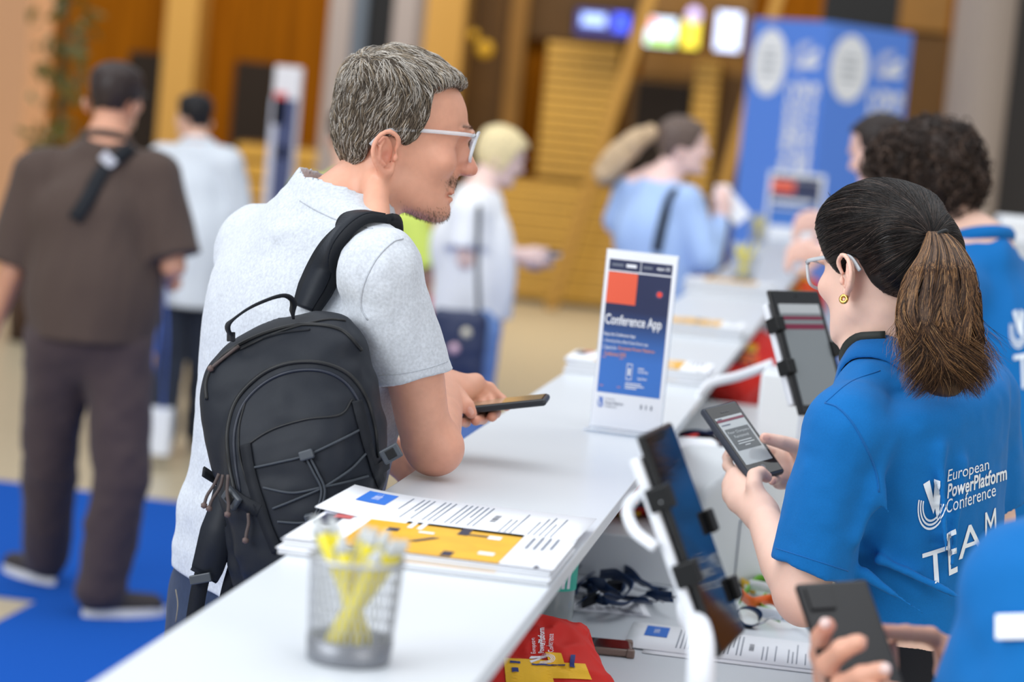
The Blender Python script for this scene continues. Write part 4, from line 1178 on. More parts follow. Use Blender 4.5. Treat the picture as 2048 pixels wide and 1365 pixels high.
def simple_shoe(o, f, mtop, msole, parent, L=.28):
    f = nrm(np.asarray(f) * [1, 1, 0]); r = np.cross(f, [0, 0, 1]); M = np.array([r, f, [0, 0, 1.]]); o = np.asarray(o, float)
    s = empty_part = None
    F = Field().u(rc(o + f * -.02 + [0, 0, .045], o + f * (L * .62) + [0, 0, .03], .042, .036), .01).u(rc(o + [0, 0, .06], o + [0, 0, .095], .042, .045), .02).i(plane(o + [0, 0, .022], (0, 0, -1)), .003)
    v, q = F.mesh(.008)
    sh = mesh_obj('shoe', v, q, mtop, parent)
    sh_n = []
    for t in np.linspace(0, 2 * math.pi, 26, endpoint=False):
        y = math.sin(t); x = math.cos(t)
        sh_n.append(o + f * (L * .30 + y * L * .49) + r * x * (.044 if y > -.2 else .039))
    MB().slab([q_ * [1, 1, 0] + [0, 0, .012] for q_ in sh_n], (0, 0, 1), .026).build('sole', msole, sh)
    return sh
# a figure seen small and soft: joints in, dressed body out
def figure(label, J, skin, cfg, group=None, res=.009):
    root = empty('person', J['ground'], label, 'person', group)
    a = {k: np.asarray(v, float) for k, v in J.items()}
    fw = nrm(a['fwd'] * [1, 1, 0]); up = np.array([0, 0, 1.]); rt = np.cross(fw, up)
    s = cfg.get('s', 1.); wsh = cfg.get('w', 1.)
    Mh = frame(a['face'], a.get('hup', up)); ho = a['head']
    F = Field(); L = head_field(F, ho, Mh, s * .98, detail=False)
    nb = a['neck']
    F.u(rc(L(0, .012, -.03), nb, .052 * s, .060 * s), .02)
    limb(F, [nb - up * .04, (a['shR'] + a['shL']) / 2 - up * .13, a['pelvis'] + up * .12, a['pelvis']], [.075, .118 * wsh, .105 * wsh, .115 * wsh], .06)
    for q in 'RL':
        F.u(rc(nb - up * .03, a['sh' + q], .05, .045), .04)
        limb(F, [a['sh' + q], a['el' + q], a['wr' + q]], [.045 * wsh, .036 * wsh, .025], .02)
        limb(F, [a['hip' + q], a['kn' + q], a['an' + q]], [.078, .05, .036], .03)
        h = nrm(a['wr' + q] - a['el' + q]) if 'hd' + q not in a else nrm(a['hd' + q])
        sd = nrm(np.cross(h, rt + .01)); sd2 = nrm(np.cross(h, sd)); w = a['wr' + q]
        kn = [w + h * .075 + sd * t for t in (.026, .009, -.009, -.025)]
        curl = -sd2 if q == 'R' else sd2
        if 'cu' + q in a: curl = nrm(a['cu' + q])
        fg = [[k + h * .03 + curl * .008, k + h * .045 + curl * .030, k + h * .03 + curl * .045] for k in kn]
        hand_field(F, w, kn, fg, [w + h * .02 + sd * .018, w + h * .055 + sd * .042 + curl * .015, w + h * .085 + sd * .036 + curl * .03], .0085)
    v, f = F.mesh(res)
    mesh_obj('body', v, f, M_skin, root, attr=skin_tone(v, skin))
    # top
    T = Field(); inf = cfg.get('loose', .02)
    zb = a['pelvis'][2] + cfg.get('hem', -.02)
    limb(T, [nb - up * .055, (a['shR'] + a['shL']) / 2 - up * .14, a['pelvis'] + up * .12, [*a['pelvis'][:2], zb]], [.085 + inf * .5, .122 * wsh + inf, .115 * wsh + inf, .122 * wsh + inf * 1.3], .06)
    T.u(ell((a['shR'] + a['shL']) / 2 - up * .13, (.185 * wsh + inf * .5, .118 * wsh + inf * .6, .17), np.array([rt, fw, up])), .05)
    T.u(ell(a['pelvis'] + up * .10, (.160 * wsh + inf, .115 * wsh + inf, .25), np.array([rt, fw, up])), .05)
    for q in 'RL':
        T.u(rc(nb - up * .045, a['sh' + q], .05 + inf * .4, .052 + inf * .5), .04)
        if cfg.get('long'):
            limb(T, [a['sh' + q], a['el' + q], a['el' + q] * .12 + a['wr' + q] * .88], [.05 * wsh + inf, .043 * wsh + inf * .8, .032 + inf * .3], .03)
        else:
            d = nrm(a['el' + q] - a['sh' + q]); e = a['sh' + q] + (a['el' + q] - a['sh' + q]) * cfg.get('sleeve', .8)
            T.u(cut(rc(a['sh' + q], e + d * .04, .05 * wsh + inf, .05 * wsh + inf * 1.25), plane(e, d)), .03)
    T.d(folds(.006, 16, cfg.get('seed', 1), up))
    T.i(plane([0, 0, zb], (0, 0, -1)), .004)
    T.s(rc(nb + up * .02 + fw * .01, nb + up * .2, .062, .10), .01)
    v, f = T.mesh(res)
    top = mesh_obj(cfg.get('top', 'shirt'), v, f, cfg['top_mat'], root)
    if cfg.get('collar'):
        pts = [nb + rt * math.cos(t) * .066 + fw * (math.sin(t) * .062 + .004) + up * (.012 - .02 * math.sin(t)) for t in np.linspace(0, 2 * math.pi, 33)]
        MB().tube(pts, .016, 8, cap=False).build('collar', cfg['top_mat'], top, True)
    # lower garment
    B = Field()
    B.u(ell(a['pelvis'] - up * .02, (.165 * wsh, .122 * wsh, .14), np.array([rt, fw, up])), .04)
    for q in 'RL':
        ls = cfg.get('leg', (.092, .068, .062))
        limb(B, [a['hip' + q], a['kn' + q], a['an' + q] + up * .02], list(ls), .04)
    B.d(folds(.007, 13, 7, None)); B.i(plane([0, 0, a['pelvis'][2] + .09], (0, 0, 1)), .004)
    B.i(plane([0, 0, .045], (0, 0, -1)), .004)
    v, f = B.mesh(res * 1.1); mesh_obj(cfg.get('bottom', 'trousers'), v, f, cfg['bot_mat'], root)
    for q in 'RL':
        simple_shoe(a['an' + q] * [1, 1, 0] + [0, 0, cfg.get('gz', 0)], a.get('ft' + q, fw), cfg.get('shoe', M_black), cfg.get('sole', M_paper), root)
    # hair
    hair_cap(root, ho, Mh, s * .98, cfg.get('hair', 'short'), cfg['hair_col'], cfg.get('hair_n', 900), res * .6, cfg.get('seed', 1))
    return root, L, Mh
def poly_sd(P2):
    P2 = np.asarray(P2, float)
    def f(x, y):
        d = np.full(x.shape, 1e9); ins = np.zeros(x.shape, bool); n = len(P2)
        for i in range(n):
            a = P2[i]; b = P2[(i + 1) % n]; e = b - a
            t = np.clip(((x - a[0]) * e[0] + (y - a[1]) * e[1]) / (e @ e), 0, 1)
            d = np.minimum(d, (x - a[0] - t * e[0]) ** 2 + (y - a[1] - t * e[1]) ** 2)
            c = (a[1] > y) != (b[1] > y)
            xx = a[0] + (y - a[1]) / np.where(abs(e[1]) < 1e-12, 1e-12, e[1]) * e[0]
            ins ^= c & (x < xx)
        return np.where(ins, -1, 1) * np.sqrt(d)
    return f
HAIRLINE = [(.108, .112), (.074, .1025), (.058, .087), (.063, .0538), (.052, .037), (.044, .026), (.030, .0174), (.010, .026), (-.008, .022), (-.016, .0), (-.018, -.0123), (-.03, -.026), (-.10, -.036), (-.14, -.03), (-.14, .22), (.16, .22), (.16, .112)]
def hair_field(o, M, s, line, thick_top, thick_side, seed=0, bumpy=.002):
    o = np.asarray(o, float)
    R = HEAD.copy(); R = np.vstack([R, [.1375, .036, .006, -.02, .02]]) 
    inf = np.interp(R[:, 0], [-.05, .03, .09, .14], [thick_side * .6, thick_side, (thick_side + thick_top) / 2, thick_top])
    R[:, 1] += inf; R[:, 2] -= inf; R[:, 3] -= inf; R[:, 4] += inf
    k = R[:, 0] > .05; R[k, 0] += (R[k, 0] - .05) / .0875 * thick_top * .95
    F = Field().u(loft(o, M, R * s, 2.3, nfront=2.1), 0)
    if bumpy: F.d(lambda p, d: d + bumpy * noise3(p * 95, seed) + bumpy * noise3(p * 45, seed + 3))
    ps = poly_sd(np.asarray(line) * s)
    F.i(Prim(lambda p: ps((p - o) @ M[1], (p - o) @ M[2])), .006)
    return F
def march(bvh, p, fdir, steps, step, lift):
    # strands that follow the surface; lift(t) raises them off it
    S = len(p); out = np.zeros((S, steps, 3))
    for i in range(S):
        x = Vector(p[i]); h = bvh.find_nearest(x); x = h[0]; n = h[1]
        out[i, 0] = x - n * .002
        for k in range(1, steps):
            d = Vector(fdir(np.array(x), i, k)); d = d - n * d.dot(n)
            if d.length < 1e-9: out[i, k] = out[i, k - 1] + np.array(n) * 1e-4; continue
            d.normalize(); y = x + d * (step[i] if hasattr(step, '__len__') else step)
            h = bvh.find_nearest(y); x = h[0]; n = h[1]
            out[i, k] = np.array(x) + np.array(n) * lift(k / (steps - 1), i)
    return out
def tones(n, rng, cols, wts, jit=.25):
    c = np.array([rgb(*q)[:3] for q in cols]); i = rng.choice(len(cols), n, p=np.array(wts) / sum(wts))
    return np.clip(c[i] * (1 + jit * rng.normal(size=(n, 1))), .003, 1)
def hair_cap(root, o, M, s, style, cols, n, res, seed):
    tt, ts = {'short': (.014, .007), 'buzz': (.005, .004), 'curly': (.035, .035), 'tied': (.010, .008), 'bob': (.018, .020)}[style]
    line = HAIRLINE
    if style in ('tied', 'bob', 'curly'): line = [(.118, .098), (.095, .088), (.075, .06), (.06, .03), (.035, .018), (.012, .028), (-.012, .02), (-.02, -.01), (-.03, -.04), (-.10, -.06), (-.16, -.05), (-.16, .22), (.16, .22), (.16, .098)]
    if style in ('bob', 'curly'): line = [(.118, .098), (.095, .088), (.070, .06), (.050, .0), (.03, -.05), (-.03, -.065), (-.10, -.07), (-.18, -.05), (-.18, .24), (.16, .24), (.16, .098)]
    F = hair_field(o, M, s, line, tt, ts, seed, .004 if style == 'curly' else .0015)
    v, f = F.mesh(max(res, .004))
    base = np.array(rgb(*cols[0])[:3])
    h = mesh_obj('hair', v, f, M_hair, root, attr=shade_tone(base, v, .35, 120, seed))
    return h, v, f

def nail(bvh, px, py, along, r1, r2, parent, c=(232, 190, 178)):
    p, n_ = hit(bvh, px, py, .0002)
    if p is None: return
    x = nrm(V(*along)); x = nrm(x - n_ * (x @ n_)); y = np.cross(n_, x)
    v = [p + n_ * .0011]; f = []
    for k in range(16):
        a = 2 * math.pi * k / 16; v.append(p + x * r1 * math.copysign(abs(math.cos(a)) ** .7, math.cos(a)) + y * r2 * math.copysign(abs(math.sin(a)) ** .7, math.sin(a)) - n_ * (.0012 * abs(math.sin(a))))
        f.append([0, 1 + k, 1 + (k + 1) % 16])
    return mesh_obj('fingernail', v, f, M_nail, parent)
M_nail = mat('nail', rgb(226, 176, 160), .25, .5)
# ------------------------------------------------------------ the man leaning on the ledge
LT = rgb(232, 178, 152); SKM = np.array(rgb(218, 160, 134)[:3])
DH = 3.27
th = math.radians(14)
Mm = frame(V(.98 * math.cos(th), -.2 * math.cos(th), -math.sin(th)), V(.2, .98, 0.02))
om = P(768, 305, DH) - Mm[0] * .076
man = empty('person', P(545, 1150, 3.42) * [1, 1, 0], 'man with short greying hair and clear glasses in a grey t-shirt leaning on the ledge', 'person')
F = Field(); Lm = head_field(F, om, Mm, 1.0)
nb = P(676, 432, 3.34)
F.u(rc(Lm(0, .022, -.028), nb, .053, .058), .018)
F.u(rc(Lm(.045, .0, -.03), P(752, 446, 3.24), .016, .020), .02)          # neck muscle
shR, elR, wrR = P(764, 556, 3.14), P(866, 905, 3.232), P(893, 778, 3.455)
elR[2] = 1.1515 + .041
nbl = nb - np.array([0, 0, .045])
F.u(rc(nbl, shR, .045, .042), .025)
F.u(tub([shR, P(830, 748, 3.185), P(843, 830, 3.21), P(856, 875, 3.225), elR], [.046, .0385, .036, .0365, .0355]), .012)
F.u(ell(elR + V(.012, -.004, .012), (.026, .026, .027)), .015)
F.u(tub([elR, elR * .6 + wrR * .4 + V(-.004, .006, 0), wrR], [.036, .036, .025]), .015)
kn = [P(951, 766, 3.475), P(944, 773, 3.468), P(934, 781, 3.458), P(922, 789, 3.448)]
fg = [[P(978, 777, 3.49), P(1003, 801, 3.487), P(1013, 813, 3.474)], [P(974, 793, 3.487), P(990, 826, 3.455), P(984, 834, 3.42)],
      [P(962, 801, 3.478), P(965, 838, 3.44), P(951, 842, 3.402)], [P(940, 806, 3.465), P(932, 845, 3.43), P(918, 845, 3.398)]]
hand_field(F, wrR, kn, fg, [P(892, 788, 3.435), P(920, 796, 3.402), P(936, 812, 3.388), P(943, 827, 3.386)], .0086, .0145, thumb_r=.0088)
# far arm, bent in front of the body
shL, elL, wrL = P(524, 496, 3.49), P(600, 800, 3.62), P(735, 880, 3.56)
F.u(rc(nbl, shL, .045, .042), .025); F.u(tub([shL, elL, wrL], [.046, .038, .026]), .015)
hd = nrm(wrL - elL); kl = [wrL + hd * .075 + V(0, .022 - .015 * i, .004) for i in range(4)]
hand_field(F, wrL, kl, [[k + hd * .03 + V(0, -.006, .012), k + hd * .04 + V(0, -.012, .03)] for k in kl], [wrL + V(.01, .02, .01), wrL + hd * .05 + V(0, .035, .02)], .0085)
# trunk
upm = nrm(P(665, 425, 3.33) - P(545, 1150, 3.42)); fwm = V(math.cos(math.radians(34)), 0, -math.sin(math.radians(34)))
Mt = frame(fwm - upm * (fwm @ upm), upm); ot = P(545, 1150, 3.42)
HT = np.linalg.norm(P(665, 425, 3.33) - ot)
F.u(loft(ot, Mt, [(-.05, .09, -.10, -.15, .15), (.1, .085, -.10, -.14, .14), (.3, .10, -.11, -.16, .16), (.42, .06, -.10, -.16, .16), (HT - .02, .04, -.06, -.07, .07)], 2.2), .03)
hipR, hipL = ot + Mt[0] * .085 - [0, 0, .06], ot - Mt[0] * .085 - [0, 0, .06]
v, f = F.mesh(.0026)
BMAN = bvh_of(v, f)
nail(BMAN, 940, 823, (.6, -.8, 0), .0065, .0048, man)
reds = [(Lm(0, .140, .004), .018, .38), (Lm(.012, .132, 0), .012, .2), (Lm(.085, -.006, .012), .022, .22), (Lm(.085, .004, -.02), .016, .2), (Lm(0, .118, -.036), .020, .30), (Lm(.078, .006, -.003), .010, .45), (Lm(.08, -.008, -.012), .008, .3), (Lm(.05, .1, .01), .03, .10), (elR + V(0.01, -.02, .02), .035, .16)]  # ear hollow spots: redness plus shade put into the skin colour
reds += [(q[-1], .014, .25) for q in fg] + [(P(943, 827, 3.38), .014, .25)]
tone = skin_tone(v, SKM, reds, 3, .075)
# stubble on lip and chin
loc = (v - om) @ Mm.T
st = np.exp(-(((loc[:, 1] - .112) / .018) ** 2 + ((loc[:, 2] + .017) / .008) ** 2 + (loc[:, 0] / .032) ** 4)) * .75
st = np.maximum(st, np.exp(-(((loc[:, 1] - .100) / .032) ** 2 + ((loc[:, 2] + .066) / .012) ** 2 + (loc[:, 0] / .04) ** 2)) * .38)
st *= (.75 + .5 * noise3(v * 700, 9))
brow = np.exp(-(((np.abs(loc[:, 0]) - .031) / .018) ** 4 + ((loc[:, 2] - .060) / .0045) ** 2)) * (loc[:, 1] > .08) * .55
k = np.clip(np.maximum(st, brow), 0, 1)[:, None]
tone = tone * (1 - k) + k * np.array(rgb(108, 88, 74)[:3])
mesh_obj('body', v, f, M_skin, man, attr=tone)
rng = np.random.default_rng(31)
def _kp(c):
    q = (c - om) @ Mm.T
    return np.exp(-(((q[:, 1] - .110) / .018) ** 2 + ((q[:, 2] + .017) / .0065) ** 2 + (q[:, 0] / .032) ** 4)) + .45 * np.exp(-(((q[:, 1] - .095) / .03) ** 2 + ((q[:, 2] + .066) / .010) ** 2 + (q[:, 0] / .042) ** 4)) * (q[:, 2] < -.045)
sp_, sn_ = sample_surface(v, f, 1100, rng, _kp)
strands('stubble', [[a_ - b_ * .0004 + (b_ * .5 - Mm[2] * .8 + Mm[1] * .2) * .0034 * t for t in np.linspace(0, 1, 3)] for a_, b_ in zip(sp_, sn_)], .00022, M_hair, man, tones(len(sp_), rng, [(112, 92, 76), (150, 134, 118)], [.7, .3], .2))
for q in (-1, 1):
    MB().lathe(Lm(q * .032, .0925, .0325), [(.0001, -.0115), (.008, -.008), (.0115, 0), (.008, .008), (.0001, .0115)], 16, np.array([Mm[0], Mm[2], Mm[1]])).build('eye', mat('eye_white', rgb(225, 222, 218), .15), man, True)
# shirt
M_tee = M_cloth('grey_marl', rgb(196, 201, 209), .40, 700, .12, .9, 260)
T = Field()
rows = [(-.055, .125, -.128, -.172, .172), (.05, .122, -.126, -.168, .168), (.16, .118, -.126, -.165, .165), (.28, .120, -.130, -.180, .178), (.36, .11, -.130, -.19, .19), (.42, .085, -.118, -.185, .185), (HT - .03, .055, -.085, -.12, .12), (HT + .01, .04, -.06, -.085, .085)]
T.u(loft(ot, Mt, rows, 2.2), .03)
T.u(rc(P(668, 440, 3.35), P(526, 494, 3.47), .056, .056), .04)
T.u(rc(P(690, 468, 3.30), P(770, 522, 3.135), .052, .042), .04)
nc = P(680, 420, 3.335); nk = nrm(V(.33, .93, .10))
T.u(rc(nc - nk * .05, nc + nk * .002, .092, .079), .02)
sa, sb = P(760, 556, 3.135), P(834, 757, 3.19)
hn = nrm(V(.23, -.97, -.02))
T.u(cut(rc(sa, sb + hn * .05, .056, .052), plane(sb, hn)), .028)
la, lb = P(520, 500, 3.48), P(585, 700, 3.585); ln_ = nrm(lb - la)
T.u(cut(rc(la, lb + ln_ * .05, .060, .058), plane(lb, ln_)), .03)
# drape: pulls from the armpit and blousing over the waist
for a_, b_, r_ in (((735, 610), (700, 690), .010), ((728, 630), (690, 640), .009), ((760, 600), (800, 660), .006), ((745, 640), (790, 730), .007), ((600, 470), (560, 560), .006), ((640, 450), (560, 470), .005)):
    pa, pb_ = None, None
    T.u(rc(P(*a_, 3.115 if a_[0] > 700 else 3.26), P(*b_, 3.13 if a_[0] > 700 else 3.27), r_, r_ * .4), .02)
for (x, y, d, r_) in ((392, 1010, 3.40, .022), (400, 1052, 3.40, .02), (385, 1100, 3.41, .02)):
    T.u(rc(P(x, y, d), P(x + 90, y + 30, d - .12), r_, r_ * .8), .03)
T.d(folds(.0042, 15, 21, Mt[2])); T.d(lambda p, d: d + .0012 * noise3(p * 60, 5))
hem = P(400, 1170, 3.35)
T.i(plane(hem, nrm(V(-.35, -.93, .0))), .004)
T.s(rc(sb + hn * .02, sb - hn * .085, .0475, .045), .002)
T.s(rc(lb + ln_ * .02, lb - ln_ * .06, .050, .045), .002)
T.s(rc(nc + nk * .022, nc + nk * .2, .0665, .10), .004)
v, f = T.mesh(.0036)
tee = mesh_obj('t_shirt', v, f, M_tee, man)
BT = bvh_of(v, f)
def seam(bvh, pts, name, mt, parent, r=.0012, off=.0002, n=30):
    p, _ = on_surface(bvh, pts, off, n)
    if len(p) > 2: return MB().tube(p, r, 6).build(name, mt, parent, True)
M_teed = M_cloth('grey_marl_seam', rgb(178, 183, 191), .3, 700, .1, .9, 260)
seam(BT, [(806, 478), (784, 486), (752, 520), (728, 570), (722, 612), (735, 640)], 'shoulder_seam', M_teed, tee)
seam(BT, [(758, 752), (800, 748), (850, 738), (900, 722)], 'sleeve_hem_stitch', M_teed, tee, .0008)
seam(BT, [(600, 402), (640, 425), (690, 446), (745, 458)], 'collar_stitch', M_teed, tee, .0010)
rngm = np.random.default_rng(2)
# collar ribbing
ax1 = nrm(V(.93, -.33, 0) - nk * (V(.93, -.33, 0) @ nk)); ax2 = np.cross(ax1, nk)
cr = [nc + nk * .004 + ax1 * .0725 * math.cos(t) + ax2 * .0720 * math.sin(t) for t in np.linspace(0, 2 * math.pi, 49)]
cv = []
for q in cr:
    r_ = nrm(q - nc - nk * ((q - nc) @ nk)); cv += [q + nk * .009 - r_ * .001, q + nk * .009 + r_ * .0025, q - nk * .011 + r_ * .0065, q - nk * .011 + r_ * .003]
MB().add(cv, [[i * 4 + k, i * 4 + (k + 1) % 4, i * 4 + 4 + (k + 1) % 4, i * 4 + 4 + k] for i in range(48) for k in range(4)]).build('collar', M_teed, tee, True)
# jeans
M_jean = M_cloth('dark_jeans', rgb(38, 52, 78), .3, 600, .12, .8, 120)
B = Field()
B.u(loft(ot, Mt, [(-.14, .10, -.12, -.16, .16), (-.02, .105, -.12, -.158, .158), (.03, .10, -.115, -.152, .152)], 2.2), .03)
gx = np.array([1, 1, 0])
for h in (hipR, hipL):
    kne = h * gx + Mt[1] * gx * .01 + [0, 0, .50]; ank = h * gx + [0, 0, .08] - Mt[1] * gx * .02
    B.u(tub([h, kne, ank], [.088, .066, .058]), .03)
B.d(folds(.005, 14, 31)); B.i(plane([0, 0, .05], (0, 0, -1)), .003); B.i(plane(ot + Mt[2] * .02, Mt[2]), .003)
v, f = B.mesh(.007)
jn = mesh_obj('jeans', v, f, M_jean, man)
BJ = bvh_of(v, f)
seam(BJ, [(352, 1180), (356, 1210), (352, 1245)], 'pocket_seam', mat('jean_stitch', rgb(150, 140, 120), .8), jn, .0008, n=12)
for h in (hipR, hipL): simple_shoe(h * gx - Mt[1] * gx * .05 + [0, 0, .012], Mt[1], mat('man_shoe', rgb(46, 44, 44), .6), M_paper, man)
# hair
MANLINE = [(.097, .118), (.066, .111), (.046, .095), (.050, .060), (.045, .042), (.040, .028), (.028, .0174)] + HAIRLINE[7:-1] + [(.16, .118)]
F = hair_field(om, Mm, 1.0, MANLINE, .010, .0085, 4, .0016)
v, f = F.mesh(.0026)
hairm = mesh_obj('hair', v, f, M_hair, man, attr=shade_tone(rgb(88, 78, 68), v, .3, 300, 8))
bh = bvh_of(v, f)
rng = np.random.default_rng(7)
p, nn = sample_surface(v, f, 10500, rng, lambda c: np.where(((c - om) @ Mm[0]) > -.045, 1., .12) * 1.0)
# only outward faces
cen = Lm(0, .03, .04)
ok = ((p - cen) * nn).sum(1) > .01
p = p[ok]; lc = (p - om) @ Mm.T
ok = ~((lc[:, 1] > -.019) & (lc[:, 1] < .024) & (lc[:, 2] < .027)); p = p[ok]; lc = lc[ok]
crown = Lm(.012, -.028, .155)
fr = np.clip((lc[:, 2] - .085) / .04, 0, 1)
step = .0021 + .0030 * fr + rng.random(len(p)) * .0016
rn = rng.normal(size=(len(p), 3))
cl = noise3(p * 130, 2); cl2 = noise3(p * 60, 6)
def fdir(x, i, k):
    d = nrm(x - crown)
    side = np.cross(d, nrm(x - cen))
    t = fr[i]
    g = d * (.75 if t > .5 else .35) + Mm[1] * (.75 * t) - Mm[2] * (.9 * (1 - t)) - Mm[1] * .38 * (1 - t)
    return g + side * (.75 * cl[i] + .55 * cl2[i]) + rn[i] * .22
lf = (.0012 + .0035 * fr) * (1 + .8 * cl2)
st_ = march(bh, p, fdir, 7, step, lambda t, i: .0008 + lf[i] * math.sin(min(1, t * 1.1) * 2.2) * 1.3)
pale = np.clip(.30 + .34 * fr + .2 * cl2, .05, .9)
c0 = tones(len(p), rng, [(66, 57, 48), (100, 88, 74), (130, 116, 100)], [.38, .38, .24], .2); c1 = tones(len(p), rng, [(196, 188, 178), (222, 216, 208), (170, 152, 128)], [.45, .3, .25], .12)
mixk = (rng.random(len(p)) < pale * .9)[:, None]
strands('strands', st_, .00034, M_hair, hairm, np.where(mixk, c1, c0))
# fringe swept over the forehead
q = rng.random((420, 3)); a = np.array([Lm(-.05 + .10 * t[0], .034 + .03 * t[1], .132 + .008 * t[2] - 1.5 * (abs(.10 * t[0] - .05)) ** 2 * 4) for t in q])
ln = []
for i in range(len(a)):
    d = Mm[1] * .9 + Mm[0] * (.25 + .25 * rng.normal()) + Mm[2] * .10; L_ = .022 + .012 * rng.random()
    ln.append([a[i] + d * L_ * t + Mm[2] * (-.020 * t * t + .006 * math.sin(3 * t) * q[i, 2]) for t in np.linspace(0, 1, 7)])
strands('fringe', ln, .00045, M_hair, hairm, tones(len(a), rng, [(92, 80, 66), (138, 124, 106), (182, 170, 154)], [.4, .35, .25], .15))
# eyebrow hairs
q = rng.random((130, 3)); ln = []
for t in q:
    for sgn in (1,):
        b0 = Lm(sgn * (.016 + .032 * t[0]), .1255 - .020 * t[0] ** 1.5, .0565 + .006 * math.sin(2.6 * t[0]) + .004 * (t[1] - .5))
        d = Mm[0] * sgn * .8 + Mm[2] * (.3 - .5 * t[0]) + Mm[1] * (.1 - .35 * t[0]); ln.append([b0 + d * .007 * s_ for s_ in np.linspace(0, 1, 4)])
strands('eyebrow', ln, .00028, M_hair, man, tones(len(ln), rng, [(120, 98, 78)], [1], .2))
# glasses
M_gl = mat_clear('clear_frame', (.90, .93, .97, 1), .60, .08)
M_lens = mat_clear('lens', (.97, .98, 1, 1), .92, .02)
def eyeglasses(label, L, M, s, mfr, z0=.034, y0=.131, hw=.0255, hh=.0205, ear_drop=.012):
    root = empty('eyeglasses', L(0, y0, z0), label, 'glasses')
    for q in (-1, 1):
        c = np.array([q * .0335, y0, z0]); pts = []; inner = []
        for t in np.linspace(0, 2 * math.pi, 41):
            x = math.copysign(abs(math.cos(t)) ** .55, math.cos(t)) * hw; z = math.copysign(abs(math.sin(t)) ** .6, math.sin(t)) * hh
            x2 = c[0] + x; y2 = y0 - 3.2 * x2 * x2 * (1 if abs(x2) > .02 else .6) + z * .10
            pts.append(L(x2, y2, c[2] + z)); 
        rim = MB().tube(pts, .0024 * s, 8, cap=False).build('rim', mfr, root, True)
        MB().add([np.mean(pts[:-1], axis=0)] + pts[:-1], [[0, 1 + k, 1 + (k + 1) % 40] for k in range(40)]).build('lens', M_lens, rim, True)
        hinge = [q * .0605, y0 - .0135, z0 + .013]
        a = [L(*hinge), L(q * .068, y0 - .03, z0 + .012), L(q * .0745, .045, z0 + .004), L(q * .0765, .012, z0 - .002), L(q * .0775, -.006, z0 - .010), L(q * .074, -.020, z0 - .018 - ear_drop)]
        MB().strip(spline(a, 26), M[2], .0026 * s, .0032 * s).build('temple', mfr, root, True)
        MB().tube(spline([L(q * .0605, y0 - .012, z0 + .015), L(q * .0605, y0 - .016, z0 + .011)], 4), .0026 * s, 8).build('hinge', M_wire, root, True)
    MB().tube(spline([L(-.010, y0 - .001, z0 + .007), L(0, y0 + .003, z0 + .009), L(.010, y0 - .001, z0 + .007)], 9), .0022 * s, 8).build('bridge', mfr, root, True)
    return root
eyeglasses('clear framed eyeglasses worn by the leaning man', Lm, Mm, 1., M_gl, .036, .134)
# phone in his hand
M_ph = mat('phone_case_dark', rgb(40, 44, 50), .45, .4)
def handset(c, x, y, n, L, W, t, mcase, label, screen=None, group=None):
    # x long side, y short side, n out of the screen
    M = np.array([x, y, n]); root = empty('phone', c, label, 'phone', group)
    MB().box(c, (L / 2, W / 2, t / 2), M, bev=min(.004, t * .42)).build('case', mcase, root)
    MB().box(c + n * (t / 2 + .0001), (L / 2 - .004, W / 2 - .004, .0005), M, bev=.0003).build('glass', M_glass, root)
    if screen is not None: MB().box(c + n * (t / 2 + .0006), (L / 2 - .0065, W / 2 - .006, .0003), M).build('screen', screen, root)
    MB().box(c - n * (t / 2 + .001) + x * (L / 2 - .022) + y * (W / 2 - .02), (.014, .013, .0015), M, bev=.001).build('camera_bump', mcase, root)
    return root, M
a = P(894, 826, 3.415); b = P(1089, 806, 3.40)
x = nrm(b - a); y = nrm(V(.03, .085, -1) - x * (V(.03, .085, -1) @ x)); n = np.cross(x, y)
if n[2] < 0: n = -n
c = (a + b) / 2 + y * .036
handset(c, x, y, n, np.linalg.norm(b - a) + .004, .074, .0095, M_ph, 'dark cased phone held flat in the leaning man\'s hand', mat('phone_screen_tan', rgb(170, 150, 120), .08, .6))
# ------------------------------------------------------------ backpack on his right shoulder
M_bag = mat('pack_cloth', rgb(28, 32, 40), .55, .22, bump=.22, bscale=1400, var=.05, vscale=300)
M_bag2 = mat('pack_navy', rgb(25, 31, 46), .45, .45, bump=.15, bscale=1000)
M_web = mat('webbing', rgb(24, 27, 33), .7, .25, bump=.4, bscale=1500)
M_zip = mat('zip', rgb(16, 18, 22), .5, .4)
M_cord = mat('pack_cord', rgb(58, 63, 70), .6, .3)
M_buck = mat('buckle_grey', rgb(66, 71, 78), .4, .4)
DB = 3.085
ub = nrm(V(-.19, .98, .03)); rb = V(.95, .18, .27); rb = nrm(rb - ub * (rb @ ub)); ob_ = np.cross(rb, ub)
if ob_ @ CF > 0: ob_ = -ob_
Mb = np.array([rb, ob_, ub]); Ob = P(610, 880, DB)
pack = empty('backpack', Ob - ub * .2, 'dark grey backpack hanging from the leaning man\'s right shoulder', 'backpack')
F = Field()
rows = [(-.215, .055, -.055, -.085, .042), (-.185, .075, -.06, -.102, .050), (-.12, .082, -.06, -.110, .066), (-.05, .080, -.06, -.118, .098), (.02, .074, -.06, -.122, .105), (.08, .062, -.06, -.121, .103), (.112, .05, -.058, -.108, .100), (.138, .030, -.052, -.078, .084), (.152, .008, -.046, -.045, .062), (.160, -.01, -.035, -.01, .035)]
F.u(loft(Ob, Mb, rows, 3.2), .0)
# raised front pocket
pk = [(-.225, .080, .02, -.080, .034), (-.17, .098, .02, -.090, .044), (-.10, .106, .02, -.092, .060), (-.03, .102, .02, -.090, .086), (.03, .088, .02, -.082, .082), (.068, .070, .02, -.060, .064), (.088, .055, .02, -.028, .032)]
F.u(loft(Ob, Mb, pk, 3.0), .010)
